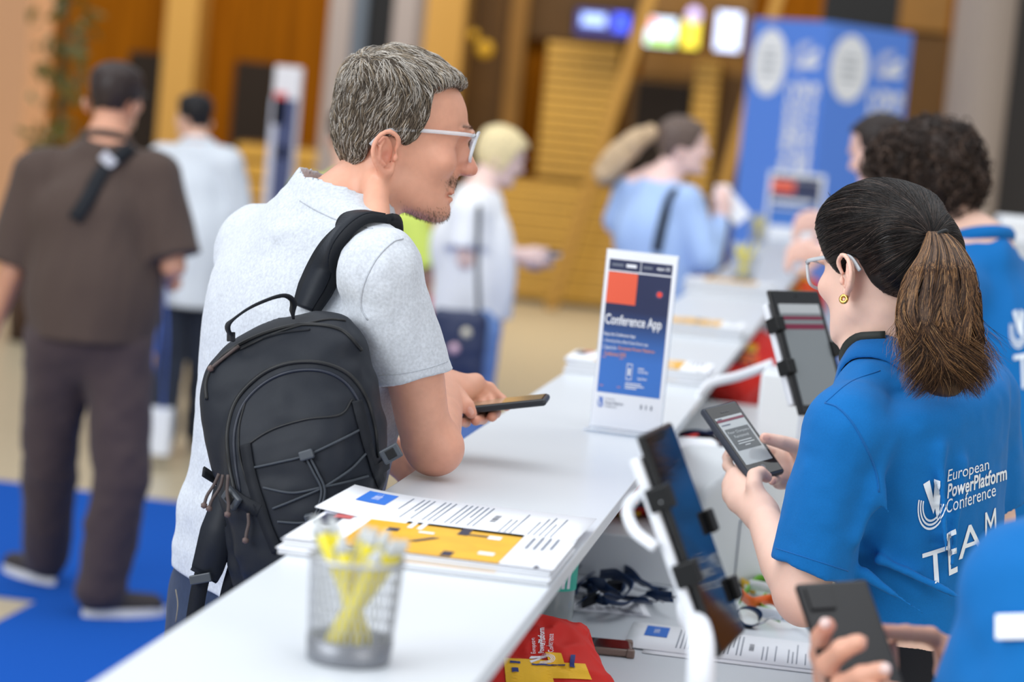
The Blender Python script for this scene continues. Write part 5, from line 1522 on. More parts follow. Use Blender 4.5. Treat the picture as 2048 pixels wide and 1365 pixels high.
# side pocket at the lower left
F.u(loft(Ob + rb * -.092, Mb, [(-.24, .045, -.05, -.028, .02), (-.15, .055, -.055, -.036, .02), (-.085, .055, -.055, -.032, .02)], 2.6), .006)
F.s(loft(Ob + rb * -.097, Mb, [(-.12, .040, -.04, -.020, .010), (-.07, .048, -.05, -.030, .012)], 2.4), .004)
F.d(folds(.0028, 22, 41)); F.d(lambda p, d: d + .0022 * noise3((p @ Mb.T) * [18, 18, 55], 3))
v, f = F.mesh(.0032)
body = mesh_obj('pack_body', v, f, M_bag, pack)
BB = bvh_of(v, f)
def line(nm, pts, mt, r, off=.0004, n=60, parent=None):
    p, _ = on_surface(BB, pts, off, n)
    return MB().tube(p, r, 7).build(nm, mt, parent or pack, True)
line('zip', [(470, 985), (458, 920), (456, 860), (474, 800), (520, 752), (575, 728), (640, 726), (695, 748), (730, 792), (748, 850), (756, 915)], M_zip, .0030)
line('piping', [(480, 985), (470, 915), (470, 862), (488, 808), (530, 766), (582, 744), (640, 742), (686, 762), (716, 802), (734, 856), (742, 915)], M_bag2, .0022)
line('zip', [(414, 800), (414, 760), (436, 722), (480, 690), (540, 664), (610, 650), (680, 660), (722, 700)], M_zip, .0028)
line('zip', [(424, 745), (450, 716), (500, 688), (560, 668), (620, 660)], M_web, .0018)
line('top_seam', [(480, 700), (540, 672), (600, 652), (655, 640), (690, 642)], M_zip, .0018)
line('pocket_seam', [(482, 900), (540, 862), (610, 840), (680, 830), (704, 800)], M_zip, .0016)
line('pocket_seam', [(492, 800), (478, 860), (484, 930), (520, 1030), (560, 1100)], M_zip, .0014)
def web(nm, pts, w, mt=None, off=.0022, th=.0022, n=40, parent=None, bv=None):
    p, no = on_surface(bv or BB, pts, off, n)
    t = np.gradient(p, axis=0); sd = np.cross(t, no)
    return MB().strip(p, sd, w, th).build(nm, mt or M_web, parent or pack, True)
web('webbing_strip', [(492, 890), (505, 960), (530, 1040), (556, 1104)], .0075)
web('webbing_strip', [(712, 802), (726, 860), (742, 920), (760, 968)], .0075)
for L in ([(507, 936), (560, 925), (612, 912), (665, 888), (722, 858)], [(527, 976), (585, 986), (649, 974), (700, 962), (735, 952)], [(546, 1018), (600, 996), (649, 974), (700, 938), (732, 906)], [(556, 1044), (600, 1046), (640, 1040)]):
    line('elastic_cord', L, M_cord, .0016, .0016)
for dx in (-4, 4):
    pts = [np.array(hit(BB, x + dx * k, y, .004)[0]) for x, y, k in ((616, 914, 1), (632, 945, 1), (646, 978, .8), (641, 1012, .8), (626, 1044, .6))]
    MB().tube(spline(pts, 24), .0016, 7).build('draw_cord', M_cord, pack, True)
def toggle(px, py, sx, sy, ang, mt=M_buck):
    c, n_ = hit(BB, px, py, .005)
    x = nrm(V(math.cos(ang), math.sin(ang), .1)); x = nrm(x - n_ * (x @ n_))
    return MB().box(c, (sx, sy, .005), np.array([x, np.cross(n_, x), n_]), bev=.002).build('cord_lock', mt, pack)
toggle(615, 911, .009, .006, .3); toggle(623, 1041, .006, .010, .3)
# buckles and compression straps
web('compression_strap', [(462, 985), (486, 1004), (520, 1022)], .0085); web('compression_strap', [(745, 945), (768, 930), (784, 915)], .0085)
for px, py, an in ((470, 996, -.6), (782, 908, .5)):
    c, n_ = hit(BB, px, py, .006)
    if c is None: c, n_ = P(px, py, 3.02), V(0, 0, 1)
    x = nrm(V(math.cos(an), math.sin(an), 0)); x = nrm(x - n_ * (x @ n_)); Mx = np.array([x, np.cross(n_, x), n_])
    bk = MB().box(c, (.013, .0095, .004), Mx, bev=.002).build('buckle', M_buck, pack)
    MB().box(c + n_ * .0042, (.006, .006, .0012), Mx, bev=.0008).build('buckle_tongue', M_clip, bk)
MB().strip(spline([P(440, 968, 3.09), P(424, 955, 3.085), P(406, 943, 3.08)], 10), V(.5, -.7, .4), .010, .003).build('strap_end', M_web, pack, True)
# cord zip pulls
def pull(pts, dep):
    a = [P(x, y, dep) for x, y in pts]
    g = MB().tube(spline(a, 14), .0022, 7).build('zip_pull', mat('pull_cord', rgb(74, 62, 60), .6), pack, True)
    e = a[-1]; MB().lathe(e, [(.0003, -.004), (.004, -.002), (.0042, .002), (.0003, .005)], 10).build('pull_knot', mat('pull_knot', rgb(92, 74, 70), .6), g, True)
def hd_(px, py): 
    h, _ = hit(BB, px, py); return 3.0 if h is None else (h - CC) @ CF - .006
pull([(478, 692), (460, 706), (440, 722), (421, 738)], hd_(470, 700))
pull([(438, 948), (428, 970), (414, 992), (408, 1012)], 3.02); pull([(446, 950), (440, 975), (424, 1000), (418, 1018)], 3.02)
pull([(456, 950), (454, 985), (457, 1010), (455, 1030)], hd_(470, 960) - .01); pull([(496, 1027), (497, 1048), (493, 1066), (491, 1082)], hd_(500, 1040))
# grab handle
hs = spline([P(462, 676, 3.05), P(458, 650, 3.04), P(490, 622, 3.035), (P(530, 602, 3.035)), P(566, 592, 3.04), P(584, 604, 3.05), P(584, 630, 3.06)], 40)
MB().strip(hs, V(.25, .1, .96), .0115, .0032).build('grab_handle', M_web, pack, True)
MB().box(P(462, 674, 3.05), (.006, .014, .003), np.array([V(0, 1, 0), V(.3, 0, .95), V(.95, 0, -.3)]), bev=.001).build('handle_anchor', M_web, pack)
# shoulder strap over the t-shirt
pts, no = on_surface(BT, [(728, 440), (706, 462), (680, 500), (655, 545), (634, 588), (618, 622)], .007, 40)
pts = np.vstack([[P(752, 440, 3.20)], pts]); no = np.vstack([no[:1], no])
for _ in range(14):
    pts[1:-1] = (pts[:-2] + pts[1:-1] * 2 + pts[2:]) / 4; no[1:-1] = (no[:-2] + no[1:-1] * 2 + no[2:]) / 4
pts = pts + no * .004
t = np.gradient(pts, axis=0); sd = np.cross(t, no)
w = np.interp(np.linspace(0, 1, len(pts)), [0, .3, .8, 1], [.026, .0265, .0235, .018])
MB().strip(pts, sd, w, .011).build('shoulder_strap', M_web, pack, True)
MB().strip(pts + no * .0062, sd, w * .66, .003).build('strap_pad', M_bag, pack, True)
# strap down the front of the shoulder and the loose left strap
fr_ = spline([P(752, 440, 3.20), P(770, 452, 3.24), P(765, 520, 3.30), P(740, 640, 3.34)], 20)
MB().strip(fr_, V(1, .2, .6), .024, .010).build('shoulder_strap', M_web, pack, True)
ls = spline([P(452, 975, 3.09), P(444, 1030, 3.08), P(430, 1085, 3.08), P(416, 1135, 3.09), P(408, 1150, 3.095)], 30)
MB().strip(ls, V(1, .15, .2), np.interp(np.linspace(0, 1, 30), [0, .4, 1], [.014, .022, .0185]), .011).build('loose_strap', M_bag, pack, True)
ls2 = spline([P(406, 1146, 3.09), P(398, 1180, 3.10), P(392, 1215, 3.11), P(386, 1255, 3.12)], 16)
MB().strip(ls2, V(1, .15, .2), .0105, .003).build('loose_webbing', M_web, pack, True)
MB().box(P(402, 1158, 3.085), (.014, .006, .004), np.array([V(1, .2, .2), V(-.2, 1, 0), V(-.2, 0, 1)]), bev=.0015).build('strap_slider', M_buck, pack)
ls3 = spline([P(478, 1090, 3.08), P(470, 1130, 3.09), P(456, 1180, 3.10), P(445, 1230, 3.12)], 16)
MB().strip(ls3, V(1, .15, .2), .0085, .0025).build('loose_webbing', M_web, pack, True)
# ------------------------------------------------------------ the woman with the ponytail
M_polo = M_cloth('polo_blue', rgb(8, 103, 174), .4, 1300, .05, .8, 500, .05)
M_polod = M_cloth('polo_blue_rib', rgb(8, 96, 166), .5, 900, .05, .8, 500)
M_print = mat('shirt_print', rgb(226, 234, 242), .7, .2)
M_blk = M_cloth('black_cloth', rgb(24, 25, 30), .3, 700, .05)
SKW = np.array(rgb(236, 196, 178)[:3])
Lr, Lu = V(.9955, -.0946, 0), V(.0946, .9955, 0)
def facing(deg_from_left, pitch, side=-1):            # turned away from the viewer by deg, nodding by pitch
    a = math.radians(deg_from_left); p = math.radians(pitch)
    return (Lr * side * math.cos(a) + V(0, 0, -1) * math.sin(a)) * math.cos(p) - Lu * math.sin(p)
Mw = frame(facing(61, 13), Lu + Lr * .04); sw = .95
ow = P(1699, 552, 3.215) + Mw[0] * .077 * sw
woman = empty('person', P(1850, 1270, 3.33) * [1, 1, 0], 'woman with a long brown ponytail and clear glasses in a blue team polo shirt', 'person')
F = Field(); Lw = head_field(F, ow, Mw, sw)
nw = P(1762, 694, 3.28)
F.u(rc(Lw(0, .018, -.03), nw, .047, .054), .02)
uw = nrm(P(1758, 690, 3.27) - P(1850, 1270, 3.33)); Tw = frame(facing(42, 0), uw); tw0 = P(1850, 1270, 3.33); HW = np.linalg.norm(P(1758, 690, 3.27) - tw0)
sL, eL_, wL = P(1694, 866, 3.135), P(1602, 1190, 3.17), P(1522, 1028, 3.345)
sR, eR_, wR = P(1965, 800, 3.40), P(1978, 1040, 3.43), P(1640, 965, 3.50)
for a_, b_, c_ in ((sL, eL_, wL), (sR, eR_, wR)):
    F.u(rc(nw - uw * .03, a_, .040, .036), .02); F.u(tub([a_, a_ * .4 + b_ * .6, b_], [.037, .037, .034]), .012)
    F.u(tub([b_, b_ * .62 + c_ * .38, c_], [.034, .0345, .0215]), .014)
F.u(ell(eL_ + V(.004, -.014, .008), (.026, .026, .026)), .015)
F.u(loft(tw0, Tw, [(-.05, .08, -.09, -.12, .12), (.15, .08, -.085, -.12, .12), (HW - .03, .03, -.05, -.06, .06)], 2.2), .03)
kn = [P(1470, 952, 3.425), P(1463, 972, 3.418), P(1464, 991, 3.405), P(1474, 1006, 3.385)]
fg = [[P(1456, 932, 3.45), P(1455, 915, 3.472), P(1458, 905, 3.482)], [P(1463, 950, 3.465), P(1476, 938, 3.497), P(1492, 928, 3.50)],
      [P(1468, 976, 3.455), P(1482, 958, 3.487), P(1500, 945, 3.492)], [P(1482, 993, 3.425), P(1496, 976, 3.46), P(1512, 962, 3.47)]]
hand_field(F, wL, kn, fg, [P(1520, 1003, 3.345), P(1508, 973, 3.352), P(1509, 952, 3.366), P(1521, 946, 3.378), P(1533, 955, 3.384)], .0078, .0135, thumb_r=.0092)
kr = [P(1572, 908, 3.50), P(1566, 926, 3.498), P(1562, 945, 3.49), P(1560, 962, 3.475)]
fr2 = [[P(1540, 900, 3.525), P(1512, 893, 3.53), P(1490, 885, 3.525)], [P(1534, 920, 3.525), P(1508, 912, 3.525), P(1490, 905, 3.52)],
       [P(1535, 940, 3.505), P(1520, 935, 3.50), P(1508, 930, 3.495)], [P(1550, 958, 3.45), P(1546, 962, 3.43), P(1545, 964, 3.418)]]
hand_field(F, wR, kr, fr2, [P(1612, 925, 3.485), P(1588, 893, 3.462), P(1560, 884, 3.447), P(1530, 877, 3.438)], .0078, .0135, thumb_r=.0090)
v, f = F.mesh(.0026)
BWOM = bvh_of(v, f)
nail(BWOM, 1533, 876, (-1, .1, 0), .0058, .0040, woman); nail(BWOM, 1545, 962, (.5, .8, 0), .005, .0038, woman); nail(BWOM, 1455, 911, (0, 1, 0), .005, .0035, woman)
reds = [(Lw(-.085, -.006, .012), .022, .22), (Lw(-.085, .004, -.02), .016, .2), (Lw(-.05, .09, .005), .03, .14), (P(1545, 964, 3.41), .014, .4), (P(1533, 955, 3.38), .012, .2), (eL_ + V(0, -.03, .02), .035, .25), (P(1530, 877, 3.43), .014, .25)]
mesh_obj('body', v, f, M_skin, woman, attr=skin_tone(v, SKW, reds, 5, .035))
# polo shirt
T = Field()
T.u(loft(tw0, Tw, [(-.02, .105, -.100, -.142, .142), (.08, .098, -.096, -.135, .135), (.2, .10, -.104, -.146, .146), (.30, .09, -.112, -.160, .160), (.345, .06, -.104, -.155, .155), (HW - .04, .03, -.06, -.075, .075)], 2.25), .02)
T.u(rc(P(1770, 762, 3.25), P(1700, 852, 3.145), .052, .053), .04)
T.u(rc(P(1802, 756, 3.28), P(1955, 800, 3.385), .052, .050), .04)
hL = P(1622, 1142, 3.165); dL = nrm(hL - sL); dLn = nrm(V(-.02, -1, 0) * .85 + dL * .3 - V(.28, 0, 0))
T.u(cut(tub([P(1697, 868, 3.137), P(1657, 990, 3.15), hL + (hL - P(1657, 990, 3.15)) * .25], [.055, .054, .0555]), plane(hL, dLn)), .028)
hR = P(1984, 1000, 3.43); dR = nrm(hR - sR)
T.u(cut(tub([P(1958, 800, 3.39), hR + dR * .04], [.054, .052]), plane(hR, dR)), .028)
# folds running from the armpit, across the back and at the waist
for a_, b_, d0, r0 in (((1748, 990), (1712, 1080), 3.085, .010), ((1752, 960), (1790, 1060), 3.08, .006), ((1770, 900), (1745, 1000), 3.08, .007), ((1880, 900), (1893, 1120), 3.10, .0065), ((1925, 930), (1905, 1130), 3.13, .0055),
                       ((1730, 1150), (1850, 1230), 3.12, .009), ((1760, 1120), (1930, 1200), 3.13, .007), ((1980, 820), (1990, 960), 3.27, .007), ((1700, 870), (1735, 950), 3.085, .006), ((1640, 1020), (1690, 1100), 3.12, .006)):
    T.u(rc(P(*a_, d0 + .035), P(*b_, d0 + .035), r0, r0 * .5), .022)
T.d(folds(.0038, 15, 61, Tw[2])); T.d(lambda p, d: d + .0010 * noise3(p * 62, 5))
T.i(plane(P(1800, 1268, 3.25), nrm(V(-.09, -.99, .0))), .004)
dS = nrm(hL - P(1652, 990, 3.15)); T.s(rc(hL + dS * .03, hL - dS * .06, .0470, .042), .002); T.s(rc(hR + dR * .03, hR - dR * .05, .046, .043), .002)
nkw = nrm(V(-.16, .96, -.12)); ncw = P(1782, 732, 3.275)
T.s(rc(ncw + nkw * .025, ncw + nkw * .2, .056, .09), .006)
v, f = T.mesh(.0034)
polo = mesh_obj('polo_shirt', v, f, M_polo, woman)
BP = bvh_of(v, f)
seam(BP, [(1650, 806), (1676, 816), (1704, 846), (1732, 895), (1752, 945), (1758, 985)], 'shoulder_seam', M_polod, polo, .0012)
seam(BP, [(1650, 806), (1700, 765), (1760, 742)], 'yoke_seam', M_polod, polo, .0010)
seam(BP, [(1552, 1097), (1600, 1112), (1650, 1128), (1696, 1143)], 'sleeve_hem_stitch', M_polod, polo, .0008)
# folded collar
ax1 = nrm(V(1, 0, 0) - nkw * (V(1, 0, 0) @ nkw)); ax2 = np.cross(ax1, nkw)
cv = []; N = 56
def drop(q):
    h = BP.ray_cast(Vector(q + nkw * .12), Vector(-nkw)); 
    return (np.array(h[0]) - ncw) @ nkw if h[0] is not None else -.03
for i in range(N + 1):
    t = 2 * math.pi * i / N; e = ax1 * math.cos(t) + ax2 * math.sin(t); fl = max(0, e @ Tw[1])
    r1 = .088 + .012 * fl; z1 = np.clip(drop(ncw + e * r1), -.05, .02); z0 = max(z1, np.clip(drop(ncw + e * .066), -.03, .02))
    top = ncw + e * .0575 + nkw * (z0 + .024); mid = ncw + e * .074 + nkw * (max(z0, (z0 + z1) / 2) + .011); low = ncw + e * r1 + nkw * (z1 + .006)
    cv += [ncw + e * .055 + nkw * (z0 - .015), top - e * .001, top + e * .004 + nkw * .0005, mid + e * .001, low, low - nkw * .0025 - e * .002]
MB().add(cv, [[i * 6 + k, i * 6 + k + 1, i * 6 + 7 + k, i * 6 + 6 + k] for i in range(N) for k in range(5)]).build('collar', M_polod, polo, True)
# print on the back
lay_text('print_lettering', M_print, polo, BP, [words('European', 0, 0, 1, 1)], [(1893, 972), (1977, 946), (1976, 917), (1896, 940)], .0012, .06)
lay_text('print_lettering', M_print, polo, BP, [words('PowerPlatform', 0, 0, 1, 1, .022)], [(1894, 998), (2012, 960), (2012, 930), (1896, 968)], .0012, .05)
lay_text('print_lettering', M_print, polo, BP, [words('Conference', 0, 0, 1, 1)], [(1892, 1028), (1990, 992), (1990, 966), (1893, 1000)], .0012, .05)
lay_text('print_mark', M_print, polo, BP, place(logo2d(), 0, 0, 1, 1), [(1830, 1066), (1891, 1052), (1893, 952), (1836, 966)], .0012, .06)
for ch, q in (('T', [(1846, 1174), (1900, 1160), (1894, 1092), (1844, 1108)]), ('E', [(1897, 1152), (1914, 1144), (1912, 1058), (1893, 1068)]), ('A', [(1916, 1120), (1966, 1102), (1964, 1042), (1914, 1058)]), ('M', [(1969, 1086), (1992, 1078), (1990, 1016), (1969, 1026)])):
    lay_text('print_letter', M_print, polo, BP, [words(ch, 0, 0, 1, 1)], q, .0012, .12)
# trousers and shoes
B = Field(); gx = np.array([1, 1, 0])
B.u(loft(tw0, Tw, [(-.16, .10, -.11, -.155, .155), (-.04, .095, -.10, -.142, .142), (.03, .085, -.088, -.125, .125)], 2.2), .03)
for sg in (-1, 1):
    h = tw0 + Tw[0] * sg * .08 - [0, 0, .1]
    B.u(tub([h, h * gx + [0, 0, .48], h * gx + [0, 0, .08]], [.085, .062, .05]), .03)
    simple_shoe(h * gx, Tw[1], mat('woman_shoe', rgb(40, 40, 44), .6), M_paper, woman, .24)
B.i(plane([0, 0, .06], (0, 0, -1)), .003); B.d(folds(.004, 14, 33))
v, f = B.mesh(.007); mesh_obj('trousers', v, f, M_blk, woman)
# hair: pulled back cap
WL = [(.108, .108), (.088, .092), (.070, .066), (.058, .040), (.047, .026), (.034, .012), (.026, .010), (.018, .024), (.006, .033), (-.010, .026), (-.018, .004), (-.022, -.015), (-.034, -.045), (-.05, -.062), (-.10, -.060), (-.16, -.05), (-.16, .24), (.16, .24), (.16, .108)]
F = hair_field(ow, Mw, sw, WL, .014, .013, 9, .0006)
F.u(ell(Lw(0, -.055, .035), (.072, .045, .066), Mw), .02)
v, f = F.mesh(.003)
hw_ = mesh_obj('hair', v, f, M_hair, woman, attr=shade_tone(rgb(30, 25, 24), v, .2, 200, 8))
bw = bvh_of(v, f)
tie, tn = hit(bw, 1862, 474, .004)
if tie is None: tie = P(1862, 474, 3.15); tn = V(0.3, 0, .95)
rng = np.random.default_rng(17)
p, nn = sample_surface(v, f, 7200, rng)
cen = Lw(0, .02, .04); ok = ((p - cen) * nn).sum(1) > .01
p = p[ok]; dist = np.linalg.norm(p - tie, axis=1)
rn = rng.normal(size=(len(p), 3)); cl = noise3(p * 80, 2)
def fdir(x, i, k):
    d = tie - x
    return d / (np.linalg.norm(d) + 1e-6) + rn[i] * .05 + Mw[2] * .25 * min(1., np.linalg.norm(d) / .1) * (1 if (x - ow) @ Mw[2] > .03 else -.1)
st_ = march(bw, p, fdir, 13, np.minimum(dist / 12.5, .011), lambda t, i: .0006 + .0014 * abs(cl[i]) * math.sin(3.1 * t))
strands('strands', st_, .00040, M_hair, hw_, tones(len(p), rng, [(20, 17, 17), (34, 29, 28), (62, 50, 44), (86, 74, 68)], [.52, .32, .11, .05], .2))
# fine loose hairs
q = rng.random((60, 3)); ln = []
for t in q:
    x, y = 1650 + 250 * t[0], 0
    b0, n0 = hit(bw, 1660 + 190 * t[0], 380 + 40 * t[1] + 30 * abs(t[0] - .55), .0)
    if b0 is None: continue
    d = V(.6 * (t[2] - .6), .55, .1) + n0 * .4
    ln.append([b0 + d * .02 * s_ + V(.3, -.5, 0) * .016 * s_ * s_ for s_ in np.linspace(0, 1, 6)])
strands('flyaway_hair', ln, .00022, M_hair, hw_, tones(len(ln), rng, [(60, 52, 48)], [1], .3))
# hair tie and ponytail
ptb = np.array([(462, 1872, 16), (480, 1880, 30), (505, 1884, 46), (540, 1882, 66), (590, 1880, 80), (640, 1878, 84), (690, 1884, 80), (730, 1890, 64), (765, 1892, 44), (790, 1890, 24), (806, 1888, 12)], float)   # y, middle, half width
PS = spline(ptb, 60)
def pony(y, u, w_):
    c = np.interp(y, PS[:, 0], PS[:, 1]); h = np.interp(y, PS[:, 0], PS[:, 2])
    dp = np.interp(y, [455, 480, 540, 650, 800], [(tie - CC) @ CF - .004, (tie - CC) @ CF - .016, 3.118, 3.105, 3.125])
    return P(c + h * u, y, dp - .038 * w_ * math.sqrt(max(0, 1 - u * u)) * min(1., h / 60))
F = Field()
for a_ in range(24, 50, 3):
    y = PS[a_, 0]; h = PS[a_, 2] / 1550
    F.u(ell(pony(y, 0, 0), (h * .78, .014, .017), np.array([V(0, 0, 1) * 0 + CR, CU, -CF])[[0, 1, 2]]), .02)
F.d(lambda p, d: d + .003 * noise3(p * [60, 60, 18], 4))
v, f = F.mesh(.0035)
pt = mesh_obj('ponytail', v, f, M_hair, hw_, attr=shade_tone(rgb(66, 48, 36), v, .3, 70, 8))
n = 4600; U = rng.uniform(-1, 1, n); U = np.sign(U) * np.abs(U) ** .85; W = rng.choice([1., .85, .6, -.6], n, p=[.45, .3, .17, .08])
cid = np.floor((U + 1) * 13 + rng.normal(0, .35, n)).astype(int); ph = noise3(np.stack([cid * 1.7, cid * .9, W], 1) + .37, 5) * 4
y1 = 722 + 84 * rng.random(n) ** .6 - 40 * np.abs(U) ** 3; y0 = 463 + 10 * rng.random(n)
lines = np.zeros((n, 20, 3))
fin = rng.normal(size=(n, 2))
for i in range(n):
    for k in range(20):
        t = k / 19; y = y0[i] + (y1[i] - y0[i]) * t
        am = .17 * min(1, t * 1.6)
        u = U[i] * .97 + am * math.sin(7.5 * t + ph[i]) + .16 * t * t * math.sin(2.6 * t * math.pi + ph[i] * .5 + 1.3 * U[i]) + .035 * fin[i, 0] * math.sin(11 * t + fin[i, 1] * 3)
        u = max(-1.04, min(1.04, u))
        q_ = pony(y, max(-.995, min(.995, u)), W[i]) + CR * (u - max(-.995, min(.995, u))) * .05
        if t > .78: q_ = q_ + CR * (.045 * (t - .78) / .22 * math.sin(ph[i] * 2 + fin[i, 0])) + CU * .10 * (t - .78) ** 2 * abs(math.sin(ph[i] * 3))
        lines[i, k] = q_ - CF * .002 * math.sin(9 * t + ph[i] * 2)
mixw = np.clip(.45 + .5 * noise3(np.stack([cid * .77, cid * 0 + .5, cid * .31], 1), 9), .05, .95)
c0 = tones(n, rng, [(46, 33, 27), (64, 46, 36), (84, 60, 44)], [.4, .4, .2], .15); c1 = tones(n, rng, [(128, 92, 62), (156, 116, 78), (178, 140, 100)], [.5, .35, .15], .12)
strands('ponytail_strands', lines, .00042, M_hair, pt, np.where((rng.random(n) < mixw * .75)[:, None], c1, c0))
ring = [P(1873, 477, (tie - CC) @ CF - .006) + (V(.80, .55, .1) * math.cos(t) + V(-.2, .2, 1) * math.sin(t)) * .0155 for t in np.linspace(0, 2 * math.pi, 30)]
MB().tube(ring, .0035, 8, cap=False).build('hair_tie', M_clip, hw_, True)
# glasses, earring, lanyard strap
eyeglasses('clear framed eyeglasses worn by the woman with the ponytail', Lw, Mw, sw, mat_clear('clear_frame_grey', (.72, .76, .80, 1), .35, .1), .034, .134, .025, .021)
g0 = Lw(-.083, .006, -.033)
er = empty('earring', g0, 'small gold hoop earring in the woman\'s left ear', 'earring')
e1, e2 = nrm(Mw[1] + Mw[0] * -.5), Mw[2]
MB().tube([g0 + (e1 * math.cos(t) + e2 * math.sin(t)) * .0046 for t in np.linspace(0, 2 * math.pi, 25)], .0024, 8, cap=False).build('hoop', mat('gold', rgb(222, 178, 92), .2, .5, metal=1), er, True)
lsp = []
for i in range(50):
    t = math.radians(-70 + 330 * i / 49); e = ax1 * math.cos(t) - ax2 * math.sin(t)
    z0 = np.clip(drop(ncw + e * .066), -.03, .02)
    lsp.append(ncw + e * .0665 + nkw * (z0 + .021))
lsp = np.array(lsp)
lp = [lsp[0]] * 4
lr_ = empty('neck_lanyard', lp[3], 'dark lettered lanyard strap round the neck of the woman with the ponytail', 'lanyard')
mb = MB(); wdir = nkw + V(0, 0, .35)
lo_ = mb.strip(lsp, wdir, .0085, .0016).build('strap', mat('lanyard_dark', rgb(40, 44, 42), .6, .3, bump=.2, bscale=900), lr_, True)
bl_ = bvh_of(mb.v, mb.f)
lay_text('strap_lettering', M_print, lr_, bl_, [words('HOSTING', 0, 0, 1, 1)], [(1701, 720), (1675, 765), (1684, 770), (1710, 726)], .0006, .1)
# her phone
lv_ = V(.06, -.0914, .055); wv_ = V(.0493, .0107, -.036)
x = nrm(-lv_); y = nrm(wv_ - x * (wv_ @ x)); n_ = np.cross(y, x)
if n_ @ CF > 0: n_ = -n_
pw, Mp = handset(P(1484, 884, 3.452), x, y, n_, .134, .066, .011, mat('phone_case_navy', rgb(52, 58, 70), .5, .4), 'phone in a dark bumper case held in both hands of the ponytailed woman')
cp_ = P(1484, 884, 3.452) + n_ * .0058
def scr(nm, mt_, pc, lift=.0008):
    mb = MB()
    for v_, f_ in pc: mb.add([cp_ + y * (.055 * (q_[0] - .5)) + x * (.120 * (q_[1] - .5)) + n_ * lift for q_ in v_], f_)
    return mb.build(nm, mt_, pw)
scr('screen', mat('screen_pale', rgb(176, 182, 184), .12, .5), [q2(.04, .15, .96, .86)], .0006)
scr('menu_bar', M_wine, [q2(.04, .79, .96, .825)], .0009)
scr('message_box', mat('screen_box', rgb(78, 84, 88), .2), [q2(.10, .36, .90, .68)], .0009)
scr('screen_text', mat('screen_text', rgb(196, 202, 204), .3), [words('Peter Charquero', .14, .595, .72, .045), words('Fuentenoval', .26, .535, .48, .04), q2(.26, .48, .74, .492), q2(.24, .445, .78, .457), q2(.42, .41, .60, .422)], .0012)
scr('status_text', M_ink, [q2(.10, .735, .40, .748), q2(.10, .83, .24, .842)], .0012)
a = np.linspace(0, 2 * math.pi, 20, endpoint=False)
scr('home_button', mat('home_ring', rgb(90, 94, 100), .2), [(np.vstack([np.stack([.5 + .075 * np.cos(a), .075 + .035 * np.sin(a)], 1), [[.5, .075]]]), [(i, (i + 1) % 20, 20) for i in range(20)])], .0008)
scr('speaker_slot', mat('slot_grey', rgb(70, 72, 76), .4), [q2(.36, .92, .64, .935)], .0008)
# ------------------------------------------------------------ people further off, and the one at the near right edge
def zfix(p, z): p = np.array(p, float); p[2] = z; return p
def legs(J, x0, x1, y, d, zh, fw, stride=0.):
    c = P((x0 + x1) / 2, y, d); r = np.cross(nrm(fw * np.array([1, 1, 0])), [0, 0, 1.])
    for q, sg in (('R', 1), ('L', -1)):
        h = zfix(c + r * sg * .085, zh); J['hip' + q] = h
        J['kn' + q] = zfix(h + nrm(fw) * .03 * sg * stride, zh * .53); J['an' + q] = zfix(h + nrm(fw) * .12 * sg * stride, .08)
away = nrm(CF * [1, 1, 0]); rightw = np.cross(away, [0, 0, 1.])
# man in the brown shirt
d = 7.35; 
J = dict(ground=zfix(P(180, 660, d), 0), fwd=away, face=nrm(away + rightw * .30), head=P(222, 214, d), neck=P(212, 288, d), shL=P(80, 352, d), shR=P(306, 356, d),
         elL=P(24, 545, d + .02), wrL=P(-16, 660, d + .12), elR=P(346, 532, d - .02), wrR=P(338, 548, d + .22), pelvis=P(182, 655, d),
         hipR=P(235, 690, d), hipL=P(118, 690, d), knR=P(244, 950, d), knL=P(100, 930, d + .2), anR=zfix(G(196, 1240, 0), .08), anL=zfix(G(88, 1172, 0), .08), ftR=away * .5 + rightw * .85, ftL=away * .6 - rightw * .65)
M_brown = M_cloth('brown_shirt', rgb(74, 60, 54), .3, 500, .08, .75)
rt, L, Mh = figure('man in a dark brown short sleeved shirt walking away over the blue carpet', J, rgb(206, 150, 122),
   dict(gz=.012, s=1.0, w=1.12, top='shirt', top_mat=M_brown, collar=True, bottom='trousers', bot_mat=M_cloth('brown_trousers', rgb(70, 58, 60), .3, 500, .10), hair='buzz', hair_col=[(50, 40, 38)], loose=.028, hem=-.035, sleeve=.92, leg=(.108, .088, .078), shoe=mat('brown_man_shoe', rgb(52, 44, 42), .7), sole=mat('brown_man_sole', rgb(226, 222, 216), .6), seed=4), None, .0085)
eyeglasses('eyeglasses worn by the man in the brown shirt', L, Mh, 1.0, M_clip, .034, .134)
top = [o for o in rt.children if o.name.startswith('shirt')][0]
tv = np.array([tuple(q.co) for q in top.data.vertices]); tfc = [list(q.vertices) for q in top.data.polygons]
bb = bvh_of(tv, tfc)
sl = empty('sling_strap', P(215, 320, 7.2), 'dark sling strap with a silver buckle across the brown shirt', 'strap')
web('strap', [(262, 296), (235, 316), (205, 345), (175, 400), (150, 440)], .022, M_web, .006, .006, 30, sl, bb)
c, n_ = hit(bb, 216, 322, .012); MB().box(c, (.018, .026, .004), np.array([V(.7, .7, 0), np.cross(n_, V(.7, .7, 0)), n_]), bev=.003).build('buckle', mat('silver', rgb(170, 170, 180), .3, .5, metal=.8), sl)
